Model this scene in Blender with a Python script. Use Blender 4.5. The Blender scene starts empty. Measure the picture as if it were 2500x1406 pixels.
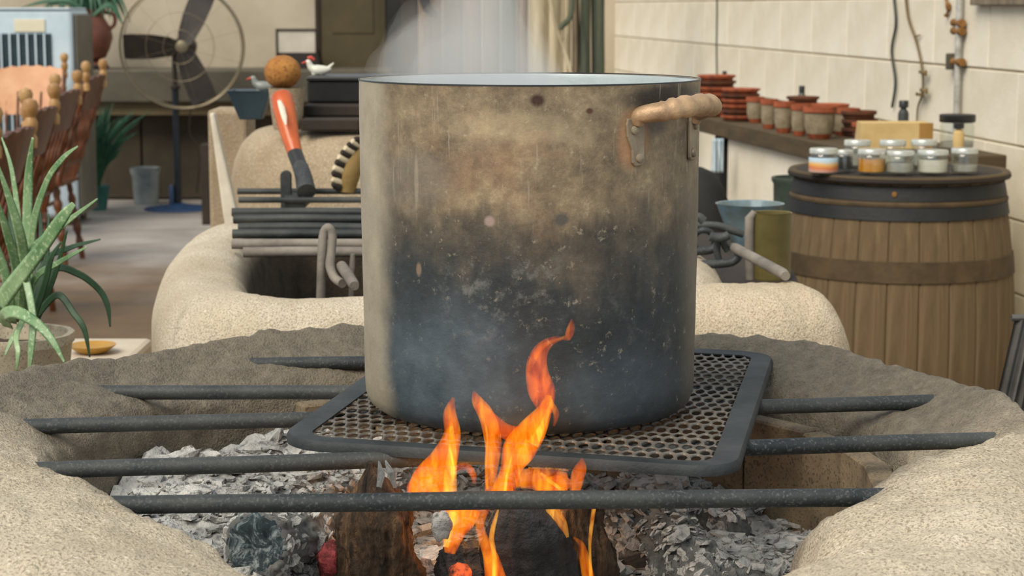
import bpy, bmesh, math, random
from math import sin, cos, pi, radians as R, tan, atan, sqrt, atan2
from mathutils import Vector as V, Matrix, noise
random.seed(7)
S = bpy.context.scene
C = S.collection

# ------------------------------------------------------------------ camera, light, exposure
F, CX, CY, HOR = 4700.0, 1250.0, 703.0, 15.0
CAMZ = 1.40
PITCH = atan((CY - HOR) / F)
cam = bpy.data.cameras.new('camera'); camo = bpy.data.objects.new('camera', cam); C.objects.link(camo)
cam.sensor_width = 36.0; cam.sensor_fit = 'HORIZONTAL'; cam.lens = F / 2500 * 36
cam.clip_start = 0.05; cam.clip_end = 200
camo.location = (0, 0, CAMZ); camo.rotation_euler = (pi / 2 - PITCH, 0, 0)
cam.dof.use_dof = True; cam.dof.focus_distance = 2.15; cam.dof.aperture_fstop = 14.0
S.camera = camo

w = bpy.data.worlds.new('overcast_sky'); S.world = w; w.use_nodes = True
bg = w.node_tree.nodes['Background']
bg.inputs[0].default_value = (0.86, 0.93, 1.0, 1); bg.inputs[1].default_value = 0.60
sun = bpy.data.lights.new('sun', 'SUN'); suno = bpy.data.objects.new('sun', sun); C.objects.link(suno)
sun.energy = 2.6; sun.angle = R(38); sun.color = (1.0, 0.90, 0.76)
suno.rotation_euler = V((0.62, 0.80, -1.05)).to_track_quat('-Z', 'Y').to_euler()
S.view_settings.view_transform = 'Standard'; S.view_settings.look = 'None'
S.view_settings.gamma = 1.0; S.view_settings.use_curve_mapping = False
S.view_settings.exposure = 0.38
S.cycles.max_bounces = 5; S.cycles.volume_bounces = 1; S.cycles.transparent_max_bounces = 12
S.cycles.caustics_reflective = False; S.cycles.caustics_refractive = False
S.cycles.sample_clamp_indirect = 4.0

def ray(px, py):
    x, y = (px - CX) / F, -(py - CY) / F
    d = V((x, 0, 0)) + V((0, sin(PITCH), cos(PITCH))) * y + V((0, cos(PITCH), -sin(PITCH)))
    return d
def at(px, py, Y):                       # the point of the place seen at a pixel, at distance Y
    d = ray(px, py); return V((0, 0, CAMZ)) + d * (Y / d.y)
def atz(px, py, z):                      # the point seen at a pixel, at height z
    d = ray(px, py); return V((0, 0, CAMZ)) + d * ((z - CAMZ) / d.z)
def pxm(Y): return Y / F                 # metres for one pixel at distance Y

# ------------------------------------------------------------------ materials
def lin(c):
    return tuple(((v / 255) / 12.92 if v / 255 <= 0.04045 else ((v / 255 + 0.055) / 1.055) ** 2.4) for v in c) + (1.0,)
class NT:
    def __init__(s, name):
        s.m = bpy.data.materials.new(name); s.m.use_nodes = True
        s.t = s.m.node_tree; s.t.nodes.clear()
        s.out = s.t.nodes.new('ShaderNodeOutputMaterial')
        s.co = s.t.nodes.new('ShaderNodeTexCoord').outputs['Object']
    def put(s, sock, v):
        if isinstance(v, bpy.types.NodeSocket): s.t.links.new(v, sock)
        else: sock.default_value = v
    def math(s, op, a, b=0.0, clamp=False):
        n = s.t.nodes.new('ShaderNodeMath'); n.operation = op; n.use_clamp = clamp
        s.put(n.inputs[0], a); s.put(n.inputs[1], b); return n.outputs[0]
    def xyz(s, co=None):
        n = s.t.nodes.new('ShaderNodeSeparateXYZ'); s.put(n.inputs[0], co or s.co); return n.outputs
    def scale(s, v3, co=None):
        n = s.t.nodes.new('ShaderNodeMapping'); s.put(n.inputs[0], co or s.co); n.inputs['Scale'].default_value = v3; return n.outputs[0]
    def noise(s, sc, det=5, rough=0.6, co=None, dist=0.0, fac=True):
        n = s.t.nodes.new('ShaderNodeTexNoise'); s.put(n.inputs['Vector'], co or s.co)
        n.inputs['Scale'].default_value = sc; n.inputs['Detail'].default_value = det
        n.inputs['Roughness'].default_value = rough; n.inputs['Distortion'].default_value = dist
        return n.outputs[0] if fac else n.outputs[1]
    def vor(s, sc, co=None, feat='F1'):
        n = s.t.nodes.new('ShaderNodeTexVoronoi'); s.put(n.inputs['Vector'], co or s.co); n.feature = feat
        n.inputs['Scale'].default_value = sc; return n.outputs['Distance']
    def map(s, v, a, b, c=0.0, d=1.0, smooth=True):
        n = s.t.nodes.new('ShaderNodeMapRange'); n.interpolation_type = 'SMOOTHSTEP' if smooth else 'LINEAR'
        s.put(n.inputs[0], v)
        for i, x in enumerate((a, b, c, d)): n.inputs[1 + i].default_value = x
        return n.outputs[0]
    def ramp(s, fac, stops):
        n = s.t.nodes.new('ShaderNodeValToRGB'); s.put(n.inputs[0], fac); e = n.color_ramp.elements
        while len(e) < len(stops): e.new(0.5)
        for k, (p, c) in enumerate(stops): e[k].position = p; e[k].color = lin(c)
        return n.outputs[0]
    def mix(s, fac, a, b, mode='MIX'):
        n = s.t.nodes.new('ShaderNodeMix'); n.data_type = 'RGBA'; n.blend_type = mode
        s.put(n.inputs[0], fac)
        s.put(n.inputs[6], lin(a) if isinstance(a, tuple) else a); s.put(n.inputs[7], lin(b) if isinstance(b, tuple) else b)
        return n.outputs[2]
    def bump(s, h, st, dist=0.01, nrm=None):
        n = s.t.nodes.new('ShaderNodeBump'); s.put(n.inputs['Height'], h); n.inputs['Strength'].default_value = st
        n.inputs['Distance'].default_value = dist
        if nrm: s.put(n.inputs['Normal'], nrm)
        return n.outputs[0]
    def bsdf(s, col, rough=0.8, metal=0.0, nrm=None, **kw):
        n = s.t.nodes.new('ShaderNodeBsdfPrincipled')
        s.put(n.inputs['Base Color'], lin(col) if isinstance(col, tuple) else col)
        s.put(n.inputs['Roughness'], rough); s.put(n.inputs['Metallic'], metal)
        for k, v in kw.items(): s.put(n.inputs[k.replace('_', ' ')], v)
        if nrm: s.put(n.inputs['Normal'], nrm)
        s.t.links.new(n.outputs[0], s.out.inputs[0]); return s.m

def pm(name, c1, c2, sc=8, rough=0.8, bump=0.3, bsc=40, metal=0.0, stretch=None, bd=0.004, speck=None, ssc=300, **kw):
    n = NT(name); co = n.scale(stretch) if stretch else None
    col = n.ramp(n.noise(sc, 6, 0.62, co), [(0.3, c1), (0.72, c2)])
    if speck: col = n.mix(n.map(n.noise(ssc, 2, 0.5), 0.52, 0.72, 0, 0.8), col, speck)
    nr = n.bump(n.noise(bsc, 5, 0.65, co), bump, bd) if bump else None
    return n.bsdf(col, rough, metal, nr, **kw)

def clay(name, c1, c2, dark, soot=None, dark_inside=False):
    n = NT(name)
    base = n.ramp(n.noise(5, 5, 0.6), [(0.3, c1), (0.7, c2)])
    gr = n.noise(330, 3, 0.6)
    col = n.mix(n.map(gr, 0.48, 0.64, 0, 0.78), base, dark)
    col = n.mix(n.map(n.noise(210, 3, 0.6), 0.58, 0.70, 0, 0.6), col, (250, 240, 215))
    if soot:  # grey colour mixed over the back and inside of the ring
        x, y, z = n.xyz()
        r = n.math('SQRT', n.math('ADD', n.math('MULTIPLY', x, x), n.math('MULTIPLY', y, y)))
        back = n.map(n.math('ADD', y, n.math('MULTIPLY', n.math('SUBTRACT', n.noise(9, 4), 0.5), 0.35)), -0.20, 0.16, 0, 0.88)  # grey deepens towards the back of the ring
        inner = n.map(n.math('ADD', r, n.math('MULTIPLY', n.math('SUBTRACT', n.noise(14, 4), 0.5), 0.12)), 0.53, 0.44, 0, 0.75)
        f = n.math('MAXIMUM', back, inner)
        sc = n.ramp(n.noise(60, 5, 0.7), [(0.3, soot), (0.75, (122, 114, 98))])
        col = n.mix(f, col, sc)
    if dark_inside:                             # inside of the rear hearth made darker below the rim
        x, y, z = n.xyz(); a = n.math('DIVIDE', x, 0.44); b = n.math('DIVIDE', n.math('SUBTRACT', y, 0.06), 0.74)
        e = n.math('ADD', n.math('MAXIMUM', n.math('ABSOLUTE', a), n.math('ABSOLUTE', b)), n.math('MULTIPLY', n.math('SUBTRACT', n.noise(9, 4), 0.5), 0.08))
        col = n.mix(n.math('MULTIPLY', n.map(e, 0.93, 0.87), n.map(z, 0.925, 0.86)), col, n.ramp(n.noise(20, 5), [(0.3, (52, 44, 34)), (0.7, (88, 76, 60))]))
    h = n.math('ADD', n.math('MULTIPLY', n.noise(70, 6, 0.7), 0.7), n.math('MULTIPLY', gr, 0.5))
    return n.bsdf(col, 0.92, 0, n.bump(h, 0.85, 0.010))

M = {}
M['clay_front'] = clay('front_hearth_clay', (192, 178, 152), (222, 209, 184), (134, 120, 98), soot=(74, 70, 62))
M['clay_pale'] = clay('pale_clay', (198, 180, 150), (224, 208, 180), (152, 134, 108))
M['clay_rear'] = clay('rear_hearth_clay', (196, 180, 152), (222, 210, 188), (150, 136, 112), dark_inside=True)
M['clay_oven'] = clay('oven_clay', (172, 152, 122), (196, 178, 150), (128, 112, 90))
M['fire_brick'] = pm('fire_brick', (88, 78, 62), (156, 138, 110), 9, 0.9, 0.5, 45, speck=(60, 52, 42))
M['mortar'] = pm('mortar', (52, 46, 38), (84, 74, 60), 20, 0.95, 0.5, 60)
M['iron'] = pm('grey_iron_bar', (25, 35, 39), (84, 86, 83), 5, 0.62, 0.35, 130, metal=0.25, bd=0.002, speck=(86, 90, 90), ssc=300)
M['iron_dark'] = pm('dark_iron', (26, 33, 35), (78, 80, 76), 9, 0.6, 0.3, 120, metal=0.25, bd=0.002)
M['iron_light'] = pm('ashy_iron', (96, 90, 82), (150, 142, 130), 12, 0.75, 0.4, 90, metal=0.1, bd=0.003)
M['mesh_metal'] = pm('mesh_metal', (40, 42, 42), (150, 142, 130), 4, 0.6, 0.3, 200, metal=0.35, bd=0.001)
M['rim_metal'] = pm('rim_metal', (24, 31, 34), (70, 75, 76), 8, 0.65, 0.5, 150, metal=0.25, bd=0.002)
M['wall'] = pm('cream_wall', (212, 203, 180), (240, 234, 218), 2.2, 0.9, 0.4, 60, speck=(196, 184, 158))
M['wall_back'] = pm('back_wall', (168, 156, 134), (196, 186, 166), 1.5, 0.9, 0.2, 40)
M['joint'] = pm('joint', (150, 136, 108), (178, 164, 134), 6, 0.95, 0.3, 60)
M['black'] = pm('black', (16, 16, 16), (34, 33, 31), 6, 0.85, 0.2, 40)
M['black_plastic'] = pm('black_plastic', (24, 26, 26), (40, 42, 40), 6, 0.4, 0.0)
M['fan_black'] = pm('fan_black', (32, 27, 23), (52, 44, 36), 6, 0.5, 0.0)
M['chrome'] = pm('wire', (112, 102, 82), (140, 130, 108), 6, 0.4, 0.0, metal=0.6)
M['fan_pole'] = pm('fan_pole', (26, 30, 36), (46, 52, 60), 6, 0.3, 0.0, metal=0.4)
M['fan_base'] = pm('blue_enamel', (30, 52, 86), (48, 76, 112), 6, 0.4, 0.0)
M['cooler'] = pm('pale_blue_plastic', (176, 196, 208), (206, 222, 230), 3, 0.5, 0.1, 80)
M['cooler_side'] = pm('cooler_side', (92, 88, 78), (120, 114, 100), 3, 0.6, 0)
M['louver'] = pm('dark_louver', (40, 60, 68), (64, 86, 94), 5, 0.6, 0)
M['plate'] = pm('cream_plate', (206, 200, 172), (226, 220, 196), 5, 0.6, 0)
M['terracotta'] = pm('terracotta', (112, 54, 30), (176, 92, 54), 26, 0.8, 0.3, 60)
M['terra_dark'] = pm('dark_terracotta', (64, 38, 22), (112, 64, 38), 12, 0.85, 0.3, 60)
M['jug'] = pm('jug_clay', (92, 52, 42), (138, 84, 66), 6, 0.5, 0.2, 40)
M['cup_body'] = pm('cup_slip', (112, 100, 78), (160, 146, 120), 30, 0.8, 0.2, 80)
M['chair'] = pm('varnished_wood', (50, 26, 11), (120, 66, 28), 6, 0.42, 0.15, 30, stretch=(6, 6, 1))
M['finial'] = pm('lit_finial_wood', (140, 96, 46), (206, 168, 112), 8, 0.4, 0.1, 30)  # finial wood given a lighter colour to look lit
M['chair_lit'] = pm('lit_chair_wood', (196, 140, 100), (222, 172, 132), 6, 0.5, 0.1, 30)  # chair wood lightened as if light falls on the crest
M['wood_board'] = pm('brown_board', (60, 48, 28), (90, 74, 46), 5, 0.8, 0.3, 30, stretch=(1, 1, 6))
M['dark_board'] = pm('dark_board', (30, 25, 20), (54, 44, 34), 5, 0.85, 0.3, 30)
M['olive'] = pm('olive_paint', (64, 56, 34), (84, 74, 48), 3, 0.75, 0.15, 30)
M['floor'] = None
M['aloe'] = pm('aloe_green', (78, 120, 74), (150, 176, 130), 14, 0.42, 0.2, 60, speck=(168, 188, 148), ssc=160)
M['aloe_dark'] = pm('aloe_dark', (30, 58, 38), (60, 92, 60), 16, 0.5, 0.2, 60)
M['leaf_green'] = pm('deep_leaf', (22, 62, 42), (56, 106, 76), 10, 0.55, 0.1, 60)
M['pot_stone'] = pm('stone_pot', (170, 158, 136), (204, 194, 170), 10, 0.9, 0.4, 60, speck=(110, 98, 80))
M['soil'] = pm('soil', (40, 30, 22), (70, 54, 38), 20, 0.95, 0.6, 60)
M['yellow'] = pm('yellow_glaze', (158, 116, 34), (186, 142, 52), 10, 0.4, 0.1)
M['bench'] = pm('bench_stone', (176, 164, 146), (200, 190, 172), 6, 0.9, 0.3, 60)
M['bucket'] = pm('zinc', (120, 132, 136), (176, 184, 182), 6, 0.45, 0.1, 60, metal=0.4)
M['teal'] = pm('teal_pot', (34, 84, 80), (60, 116, 108), 6, 0.5, 0)
M['blue_bin'] = pm('dark_blue_plastic', (34, 54, 66), (58, 80, 92), 6, 0.45, 0.1)
M['coconut'] = pm('coconut_fibre', (136, 86, 36), (186, 132, 66), 14, 0.9, 0.8, 90, speck=(110, 60, 26), ssc=120)
M['orange_wood'] = pm('orange_varnish', (176, 70, 26), (212, 112, 56), 9, 0.3, 0.15, 40)
M['white_patch'] = pm('off_white', (210, 190, 170), (232, 220, 206), 9, 0.7, 0.1)
M['stone_light'] = pm('pale_plank', (190, 180, 160), (222, 214, 196), 8, 0.9, 0.4, 60)
M['ornament'] = pm('tan_ornament', (122, 96, 48), (160, 134, 80), 12, 0.7, 0.4, 60)
M['bone'] = pm('bone_stripe', (190, 174, 142), (220, 206, 176), 12, 0.7, 0.2)
M['white'] = pm('white_glaze', (196, 196, 180), (224, 224, 210), 9, 0.4, 0)
M['grey_glaze'] = pm('grey_glaze', (110, 116, 112), (150, 152, 144), 9, 0.4, 0)
M['red'] = pm('red_paint', (170, 50, 34), (206, 82, 60), 9, 0.5, 0)
M['picture_light'] = pm('print_light', (176, 168, 152), (214, 208, 196), 3, 0.4, 0)
M['picture_dark'] = pm('print_dark', (30, 26, 24), (56, 48, 42), 3, 0.4, 0)
M['counter_slab'] = pm('counter_slab', (70, 66, 54), (94, 88, 74), 3, 0.7, 0.2, 40)
M['counter_band'] = pm('counter_band', (96, 82, 56), (124, 108, 78), 3, 0.8, 0.2, 40)
M['counter_front'] = pm('counter_front', (52, 44, 32), (80, 70, 54), 3, 0.85, 0.3, 40)  # dark colour stands in for the shade under the counter
M['sign'] = pm('cardboard', (186, 158, 102), (212, 186, 132), 10, 0.85, 0.15)
M['cardboard_dark'] = pm('cardboard_dark', (140, 104, 44), (170, 130, 66), 10, 0.85, 0.2)
M['lid'] = pm('tin_lid', (180, 184, 178), (222, 224, 216), 20, 0.35, 0.1, metal=0.5)
M['can'] = pm('olive_tin', (92, 84, 46), (124, 112, 66), 8, 0.5, 0.2, metal=0.2)
M['tub'] = pm('green_tub', (46, 58, 52), (84, 98, 88), 8, 0.5, 0.2)
M['hoop'] = pm('black_hoop', (20, 23, 25), (38, 40, 40), 9, 0.6, 0.3, 60, metal=0.1)
M['hoop_rust'] = pm('rusty_hoop', (58, 45, 26), (88, 70, 44), 14, 0.8, 0.4, 60)
M['pipe'] = pm('galvanised', (150, 150, 144), (206, 204, 196), 20, 0.5, 0.2, metal=0.3)
M['cable'] = pm('cable', (30, 40, 34), (54, 58, 48), 10, 0.6, 0)
M['vine'] = pm('dry_vine', (84, 70, 40), (120, 102, 64), 14, 0.8, 0.3)
M['rust'] = pm('rust', (104, 68, 26), (150, 108, 56), 24, 0.9, 0.4)
M['towel'] = pm('pale_blue_cloth', (158, 178, 190), (196, 210, 216), 9, 0.9, 0.3, 90)
M['ribbed'] = pm('ribbed_metal', (66, 66, 64), (104, 102, 98), 9, 0.5, 0.1, metal=0.3)
M['honey'] = pm('honey', (196, 122, 18), (226, 160, 44), 12, 0.25, 0)
M['cream_fill'] = pm('cream_fill', (206, 198, 176), (226, 220, 204), 12, 0.8, 0)
M['grey_fill'] = pm('grey_fill', (146, 142, 130), (176, 172, 160), 12, 0.7, 0)
M['dark_fill'] = pm('dark_fill', (36, 42, 44), (70, 74, 72), 12, 0.6, 0)
M['coal'] = pm('charcoal', (22, 24, 26), (62, 64, 66), 22, 0.75, 0.9, 60, bd=0.008)
n = NT('ash_covered_log'); co = n.scale((1, 1, 1.6)); nz = n.noise(26, 8, 0.75, co, 0.8)
fl_ = n.noise(60, 8, 0.8, n.scale((1, 1, 0.5)), 2.0)
col = n.ramp(nz, [(0.28, (104, 110, 112)), (0.42, (160, 164, 162)), (0.58, (202, 203, 198)), (0.78, (226, 224, 218))])
col = n.mix(n.map(fl_, 0.46, 0.36, 0, 0.6), col, (46, 52, 54))
M['ashlog'] = n.bsdf(col, 0.95, 0, n.bump(fl_, 1.0, 0.022))
n = NT('cracked_end_grain'); cr = n.vor(48, n.noise(40, 3, 0.5, None, 0, False), 'DISTANCE_TO_EDGE')
col = n.ramp(n.noise(46, 8, 0.75, None, 1.5), [(0.36, (24, 32, 36)), (0.50, (60, 74, 78)), (0.60, (150, 160, 160)), (0.74, (206, 210, 208))])
M['log_end'] = n.bsdf(col, 0.9, 0, n.bump(n.noise(50, 6), 0.8, 0.006))
M['ash'] = pm('ash', (134, 136, 134), (220, 218, 212), 26, 0.95, 0.9, 70, bd=0.01, speck=(76, 82, 84), ssc=90)
def grade_mat(name, stops, sc=10, rough=0.8, axis=2, lo=0, hi=1):
    n = NT(name); v = n.math('ADD', n.xyz()[axis], n.math('MULTIPLY', n.math('SUBTRACT', n.noise(sc, 4), 0.5), 0.02))
    return n.bsdf(n.ramp(n.map(v, lo, hi, smooth=False), stops), rough)
M['jar_label'] = grade_mat('printed_label', [(0.0, (196, 190, 186)), (0.30, (206, 120, 70)), (0.42, (214, 168, 90)), (0.58, (170, 196, 212)), (1.0, (206, 216, 220))], lo=0.0, hi=0.07)
n = NT('bark'); co = n.scale((1, 1, 0.22))
h = n.noise(55, 7, 0.75, co, 1.2)
col = n.ramp(n.noise(38, 7, 0.7, co, 1.5), [(0.34, (36, 30, 25)), (0.48, (84, 66, 48)), (0.60, (126, 98, 70)), (0.74, (176, 140, 104))])
col = n.mix(n.map(n.noise(9, 4), 0.5, 0.62, 0, 0.8), col, (58, 60, 62))
M['bark'] = n.bsdf(col, 0.9, 0, n.bump(h, 1.0, 0.022))
n = NT('floor_concrete'); x, y, z = n.xyz()
f = n.map(n.math('ADD', y, n.math('MULTIPLY', n.math('SUBTRACT', n.noise(0.9, 4), 0.5), 3.0)), 12.0, 9.0)
a = n.ramp(n.noise(1.8, 6, 0.6), [(0.3, (138, 132, 126)), (0.7, (170, 164, 158))])
b = n.ramp(n.noise(3.0, 6, 0.6), [(0.3, (84, 64, 40)), (0.7, (110, 88, 60))])
cc = n.mix(n.map(n.noise(0.8, 3, 0.5, n.scale((0.4, 3, 1))), 0.60, 0.68, 0, 0.4), n.mix(f, a, b), (86, 78, 66))
M['floor'] = n.bsdf(cc, 0.6, 0, n.bump(n.noise(40, 5), 0.15, 0.004))
# streaked old timber, one material per board
def timber(name, a, b, c):
    n = NT(name); co = n.scale((9, 9, 0.5))
    col = n.ramp(n.noise(3.2, 6, 0.65, co, 0.6), [(0.3, a), (0.52, b), (0.75, c)])
    return n.bsdf(col, 0.9, 0, n.bump(n.noise(6, 6, 0.7, co), 0.4, 0.01))
M['timber_a'] = timber('weathered_grey_timber', (96, 86, 72), (128, 116, 96), (156, 144, 122))
M['timber_b'] = timber('whitewashed_timber', (144, 130, 104), (190, 178, 150), (218, 208, 184))
M['timber_c'] = timber('mossy_timber', (52, 56, 48), (82, 90, 74), (112, 108, 90))
M['timber_d'] = timber('pinkish_timber', (108, 88, 70), (142, 122, 100), (166, 146, 122))
M['stave'] = timber('oak_stave', (86, 70, 46), (105, 87, 61), (126, 107, 79))
# translucent things
n = NT('jar_glass'); g1 = n.t.nodes.new('ShaderNodeBsdfTransparent'); g1.inputs[0].default_value = (0.97, 0.985, 0.975, 1); g2 = n.t.nodes.new('ShaderNodeBsdfGlossy'); g2.inputs['Roughness'].default_value = 0.08
gm = n.t.nodes.new('ShaderNodeMixShader'); gm.inputs[0].default_value = 0.09; n.t.links.new(g1.outputs[0], gm.inputs[1]); n.t.links.new(g2.outputs[0], gm.inputs[2]); n.t.links.new(gm.outputs[0], n.out.inputs[0]); M['glass'] = n.m
n = NT('blue_glass'); M['blue_glass'] = n.bsdf(n.ramp(n.noise(14, 3), [(0.42, (130, 146, 148)), (0.66, (150, 190, 214))]), 0.2, 0, None, Transmission_Weight=0.35, IOR=1.3)
# flames and embers give off light
def flame(name, c0, c1, st, dens, lo=0.38, hi=0.66):
    m = bpy.data.materials.new(name); m.use_nodes = True; t = m.node_tree; t.nodes.clear(); N = t.nodes.new
    o = N('ShaderNodeOutputMaterial'); e = N('ShaderNodeEmission'); a = N('ShaderNodeVolumeAbsorption'); ad = N('ShaderNodeAddShader')
    tc_ = N('ShaderNodeTexCoord'); mp = N('ShaderNodeMapping'); nz = N('ShaderNodeTexNoise'); rp = N('ShaderNodeValToRGB'); mr = N('ShaderNodeMapRange')
    mp.inputs['Scale'].default_value = (1, 1, 0.3); nz.inputs['Scale'].default_value = 95; nz.inputs['Detail'].default_value = 3; nz.inputs['Distortion'].default_value = 1.2
    rp.color_ramp.elements[0].position = lo; rp.color_ramp.elements[0].color = c0; rp.color_ramp.elements[1].position = hi; rp.color_ramp.elements[1].color = c1
    for i_, q in enumerate((lo - .1, hi, .35, 1.5)): mr.inputs[1 + i_].default_value = q
    ml = N('ShaderNodeMath'); ml.operation = 'MULTIPLY'; ml.inputs[1].default_value = st
    L_ = t.links.new; L_(tc_.outputs['Object'], mp.inputs[0]); L_(mp.outputs[0], nz.inputs[0]); L_(nz.outputs[0], rp.inputs[0]); L_(rp.outputs[0], e.inputs[0])
    L_(nz.outputs[0], mr.inputs[0]); L_(mr.outputs[0], ml.inputs[0]); L_(ml.outputs[0], e.inputs[1])
    a.inputs[0].default_value = (0, 0, 0, 1); a.inputs[1].default_value = dens
    L_(e.outputs[0], ad.inputs[0]); L_(a.outputs[0], ad.inputs[1]); L_(ad.outputs[0], o.inputs['Volume']); return m
M['flame'] = flame('orange_flame', (1.0, 0.12, 0.001, 1), (1.0, 0.30, 0.008, 1), 84, 45)
M['flame_soft'] = flame('red_flame', (1.0, 0.085, 0.003, 1), (1.0, 0.16, 0.006, 1), 66, 26)
M['flame_core'] = flame('yellow_flame', (1.0, 0.26, 0.012, 1), (1.0, 0.46, 0.05, 1), 150, 40)
n = NT('ember'); e = n.noise(60, 5, 0.7)
M['ember'] = n.bsdf(n.ramp(e, [(0.35, (84, 34, 34)), (0.55, (168, 74, 76)), (0.75, (196, 140, 136))]), 0.9, 0, n.bump(e, 0.8, 0.006),
                    Emission_Color=(1.0, 0.12, 0.05, 1), Emission_Strength=n.map(e, 0.50, 0.75, 0, 0.12))
n = NT('hot_ember'); e = n.noise(50, 5, 0.7)
M['hot_ember'] = n.bsdf((60, 30, 24), 0.9, 0, None, Emission_Color=(1.0, 0.14, 0.03, 1), Emission_Strength=n.map(e, 0.44, 0.64, 0.0, 0.8))
m = bpy.data.materials.new('steam_haze'); m.use_nodes = True; t = m.node_tree; t.nodes.clear()
o = t.nodes.new('ShaderNodeOutputMaterial'); v = t.nodes.new('ShaderNodeVolumeScatter')
v.inputs['Color'].default_value = (0.90, 0.85, 0.78, 1); v.inputs['Density'].default_value = 1.55; v.inputs['Anisotropy'].default_value = 0.2
t.links.new(v.outputs[0], o.inputs['Volume']); M['steam'] = m

# cooking pot: worn aluminium, tan grease above, soot climbing from below, bluish sky reflection painted low down
n = NT('sooted_aluminium'); x, y, z = n.xyz()
st = n.scale((14, 14, 3.0))
wob = n.math('MULTIPLY', n.math('SUBTRACT', n.noise(7, 6, 0.65), 0.5), 0.16)
wob2 = n.math('MULTIPLY', n.math('SUBTRACT', n.noise(2.2, 5, 0.7, st), 0.5), 0.10)
zz = n.math('ADD', n.math('ADD', z, n.math('MULTIPLY', x, 0.10)), n.math('ADD', wob, wob2))
tan_ = n.ramp(n.noise(15, 9, 0.75), [(0.30, (84, 72, 56)), (0.44, (128, 112, 88)), (0.58, (156, 138, 108)), (0.74, (200, 182, 146))])
tan_ = n.mix(n.map(n.noise(6.5, 6, 0.65), 0.54, 0.70, 0, 0.40), tan_, (142, 102, 74))
grey = n.ramp(n.noise(18, 9, 0.75), [(0.32, (58, 55, 48)), (0.66, (112, 101, 84))])
soot = n.ramp(n.noise(24, 7, 0.75), [(0.3, (33, 39, 41)), (0.58, (51, 58, 60)), (0.82, (106, 108, 102))])
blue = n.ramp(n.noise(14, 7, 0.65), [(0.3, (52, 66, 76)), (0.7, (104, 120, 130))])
col = n.mix(n.map(zz, 0.285, 0.225), tan_, grey)
col = n.mix(n.map(zz, 0.235, 0.155), col, soot)
col = n.mix(n.map(n.noise(55, 6, 0.75), 0.42, 0.62, 0.42, 0.0), col, n.mix(0.55, col, (40, 36, 30)))
col = n.mix(n.map(n.noise(75, 5, 0.75), 0.58, 0.72, 0.0, 0.35), col, (206, 194, 166))
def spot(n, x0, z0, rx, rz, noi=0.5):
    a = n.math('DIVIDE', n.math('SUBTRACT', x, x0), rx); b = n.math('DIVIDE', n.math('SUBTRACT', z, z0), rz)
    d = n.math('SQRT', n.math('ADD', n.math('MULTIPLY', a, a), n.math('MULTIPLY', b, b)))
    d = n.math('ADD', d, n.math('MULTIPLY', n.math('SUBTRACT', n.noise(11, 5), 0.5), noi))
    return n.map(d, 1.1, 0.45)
col = n.mix(n.math('MULTIPLY', spot(n, -0.085, 0.070, 0.11, 0.10), 0.62), col, blue)  # reflected sky painted on as bluish patches
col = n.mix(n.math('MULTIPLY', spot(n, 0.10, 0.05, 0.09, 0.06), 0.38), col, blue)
# paler strip down the left edge, grey-brown on the right
left_strip = n.map(n.math('ADD', x, n.math('MULTIPLY', n.math('SUBTRACT', n.noise(9, 5), 0.5), 0.03)), -0.150, -0.176)
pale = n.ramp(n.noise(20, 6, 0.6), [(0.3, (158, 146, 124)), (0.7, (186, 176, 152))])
col = n.mix(n.math('MULTIPLY', left_strip, 0.8), col, pale)
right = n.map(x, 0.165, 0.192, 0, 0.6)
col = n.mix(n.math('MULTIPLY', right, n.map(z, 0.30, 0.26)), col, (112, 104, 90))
# grease spots, drips and scorch by the handle
col = n.mix(spot(n, 0.0065, 0.374, 0.010, 0.008, 0.25), col, (62, 38, 26))
col = n.mix(spot(n, 0.063, 0.362, 0.005, 0.004, 0.25), col, (86, 58, 40))
col = n.mix(n.math('MULTIPLY', spot(n, -0.045, 0.243, 0.007, 0.007, 0.1), 0.8), col, (168, 146, 136))
col = n.mix(n.math('MULTIPLY', spot(n, 0.033, 0.245, 0.010, 0.009, 0.1), 0.8), col, (70, 72, 70))
col = n.mix(n.math('MULTIPLY', spot(n, 0.155, 0.374, 0.065, 0.017, 0.7), 0.92), col, (52, 48, 42))
col = n.mix(n.math('MULTIPLY', spot(n, 0.135, 0.350, 0.020, 0.020, 0.7), 0.6), col, (60, 64, 66))
col = n.mix(n.math('MULTIPLY', spot(n, 0.112, 0.330, 0.020, 0.036, 1.0), 0.42), col, (206, 146, 100))
col = n.mix(n.math('MULTIPLY', spot(n, -0.020, 0.345, 0.09, 0.022, 2.2), 0.22), col, (226, 206, 164))
col = n.mix(n.math('MULTIPLY', spot(n, -0.125, 0.285, 0.045, 0.045, 1.2), 0.5), col, (110, 108, 100))
col = n.mix(n.math('MULTIPLY', n.math('MULTIPLY', spot(n, -0.025, 0.165, 0.10, 0.07, 1.2), n.map(n.noise(45, 7, 0.7), 0.50, 0.68)), 0.42), col, (138, 140, 134))
col = n.mix(n.math('MULTIPLY', spot(n, -0.126, 0.280, 0.003, 0.050, 2.4), 0.35), col, (180, 170, 146))
col = n.mix(n.math('MULTIPLY', spot(n, -0.124, 0.185, 0.004, 0.010, 1.5), 0.5), col, (166, 140, 112))
drip = n.map(n.noise(3.0, 3, 0.6, n.scale((40, 40, 3))), 0.60, 0.72)
col = n.mix(n.math('MULTIPLY', drip, n.map(z, 0.20, 0.30, 0, 0.45)), col, (176, 168, 148))
bm_ = n.bump(n.noise(90, 8, 0.75), 0.35, 0.003)
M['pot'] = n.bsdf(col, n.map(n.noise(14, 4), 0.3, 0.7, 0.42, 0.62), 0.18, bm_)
M['pot_in'] = pm('bright_aluminium', (176, 186, 186), (214, 222, 220), 9, 0.35, 0.1, 60, metal=0.35)
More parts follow.
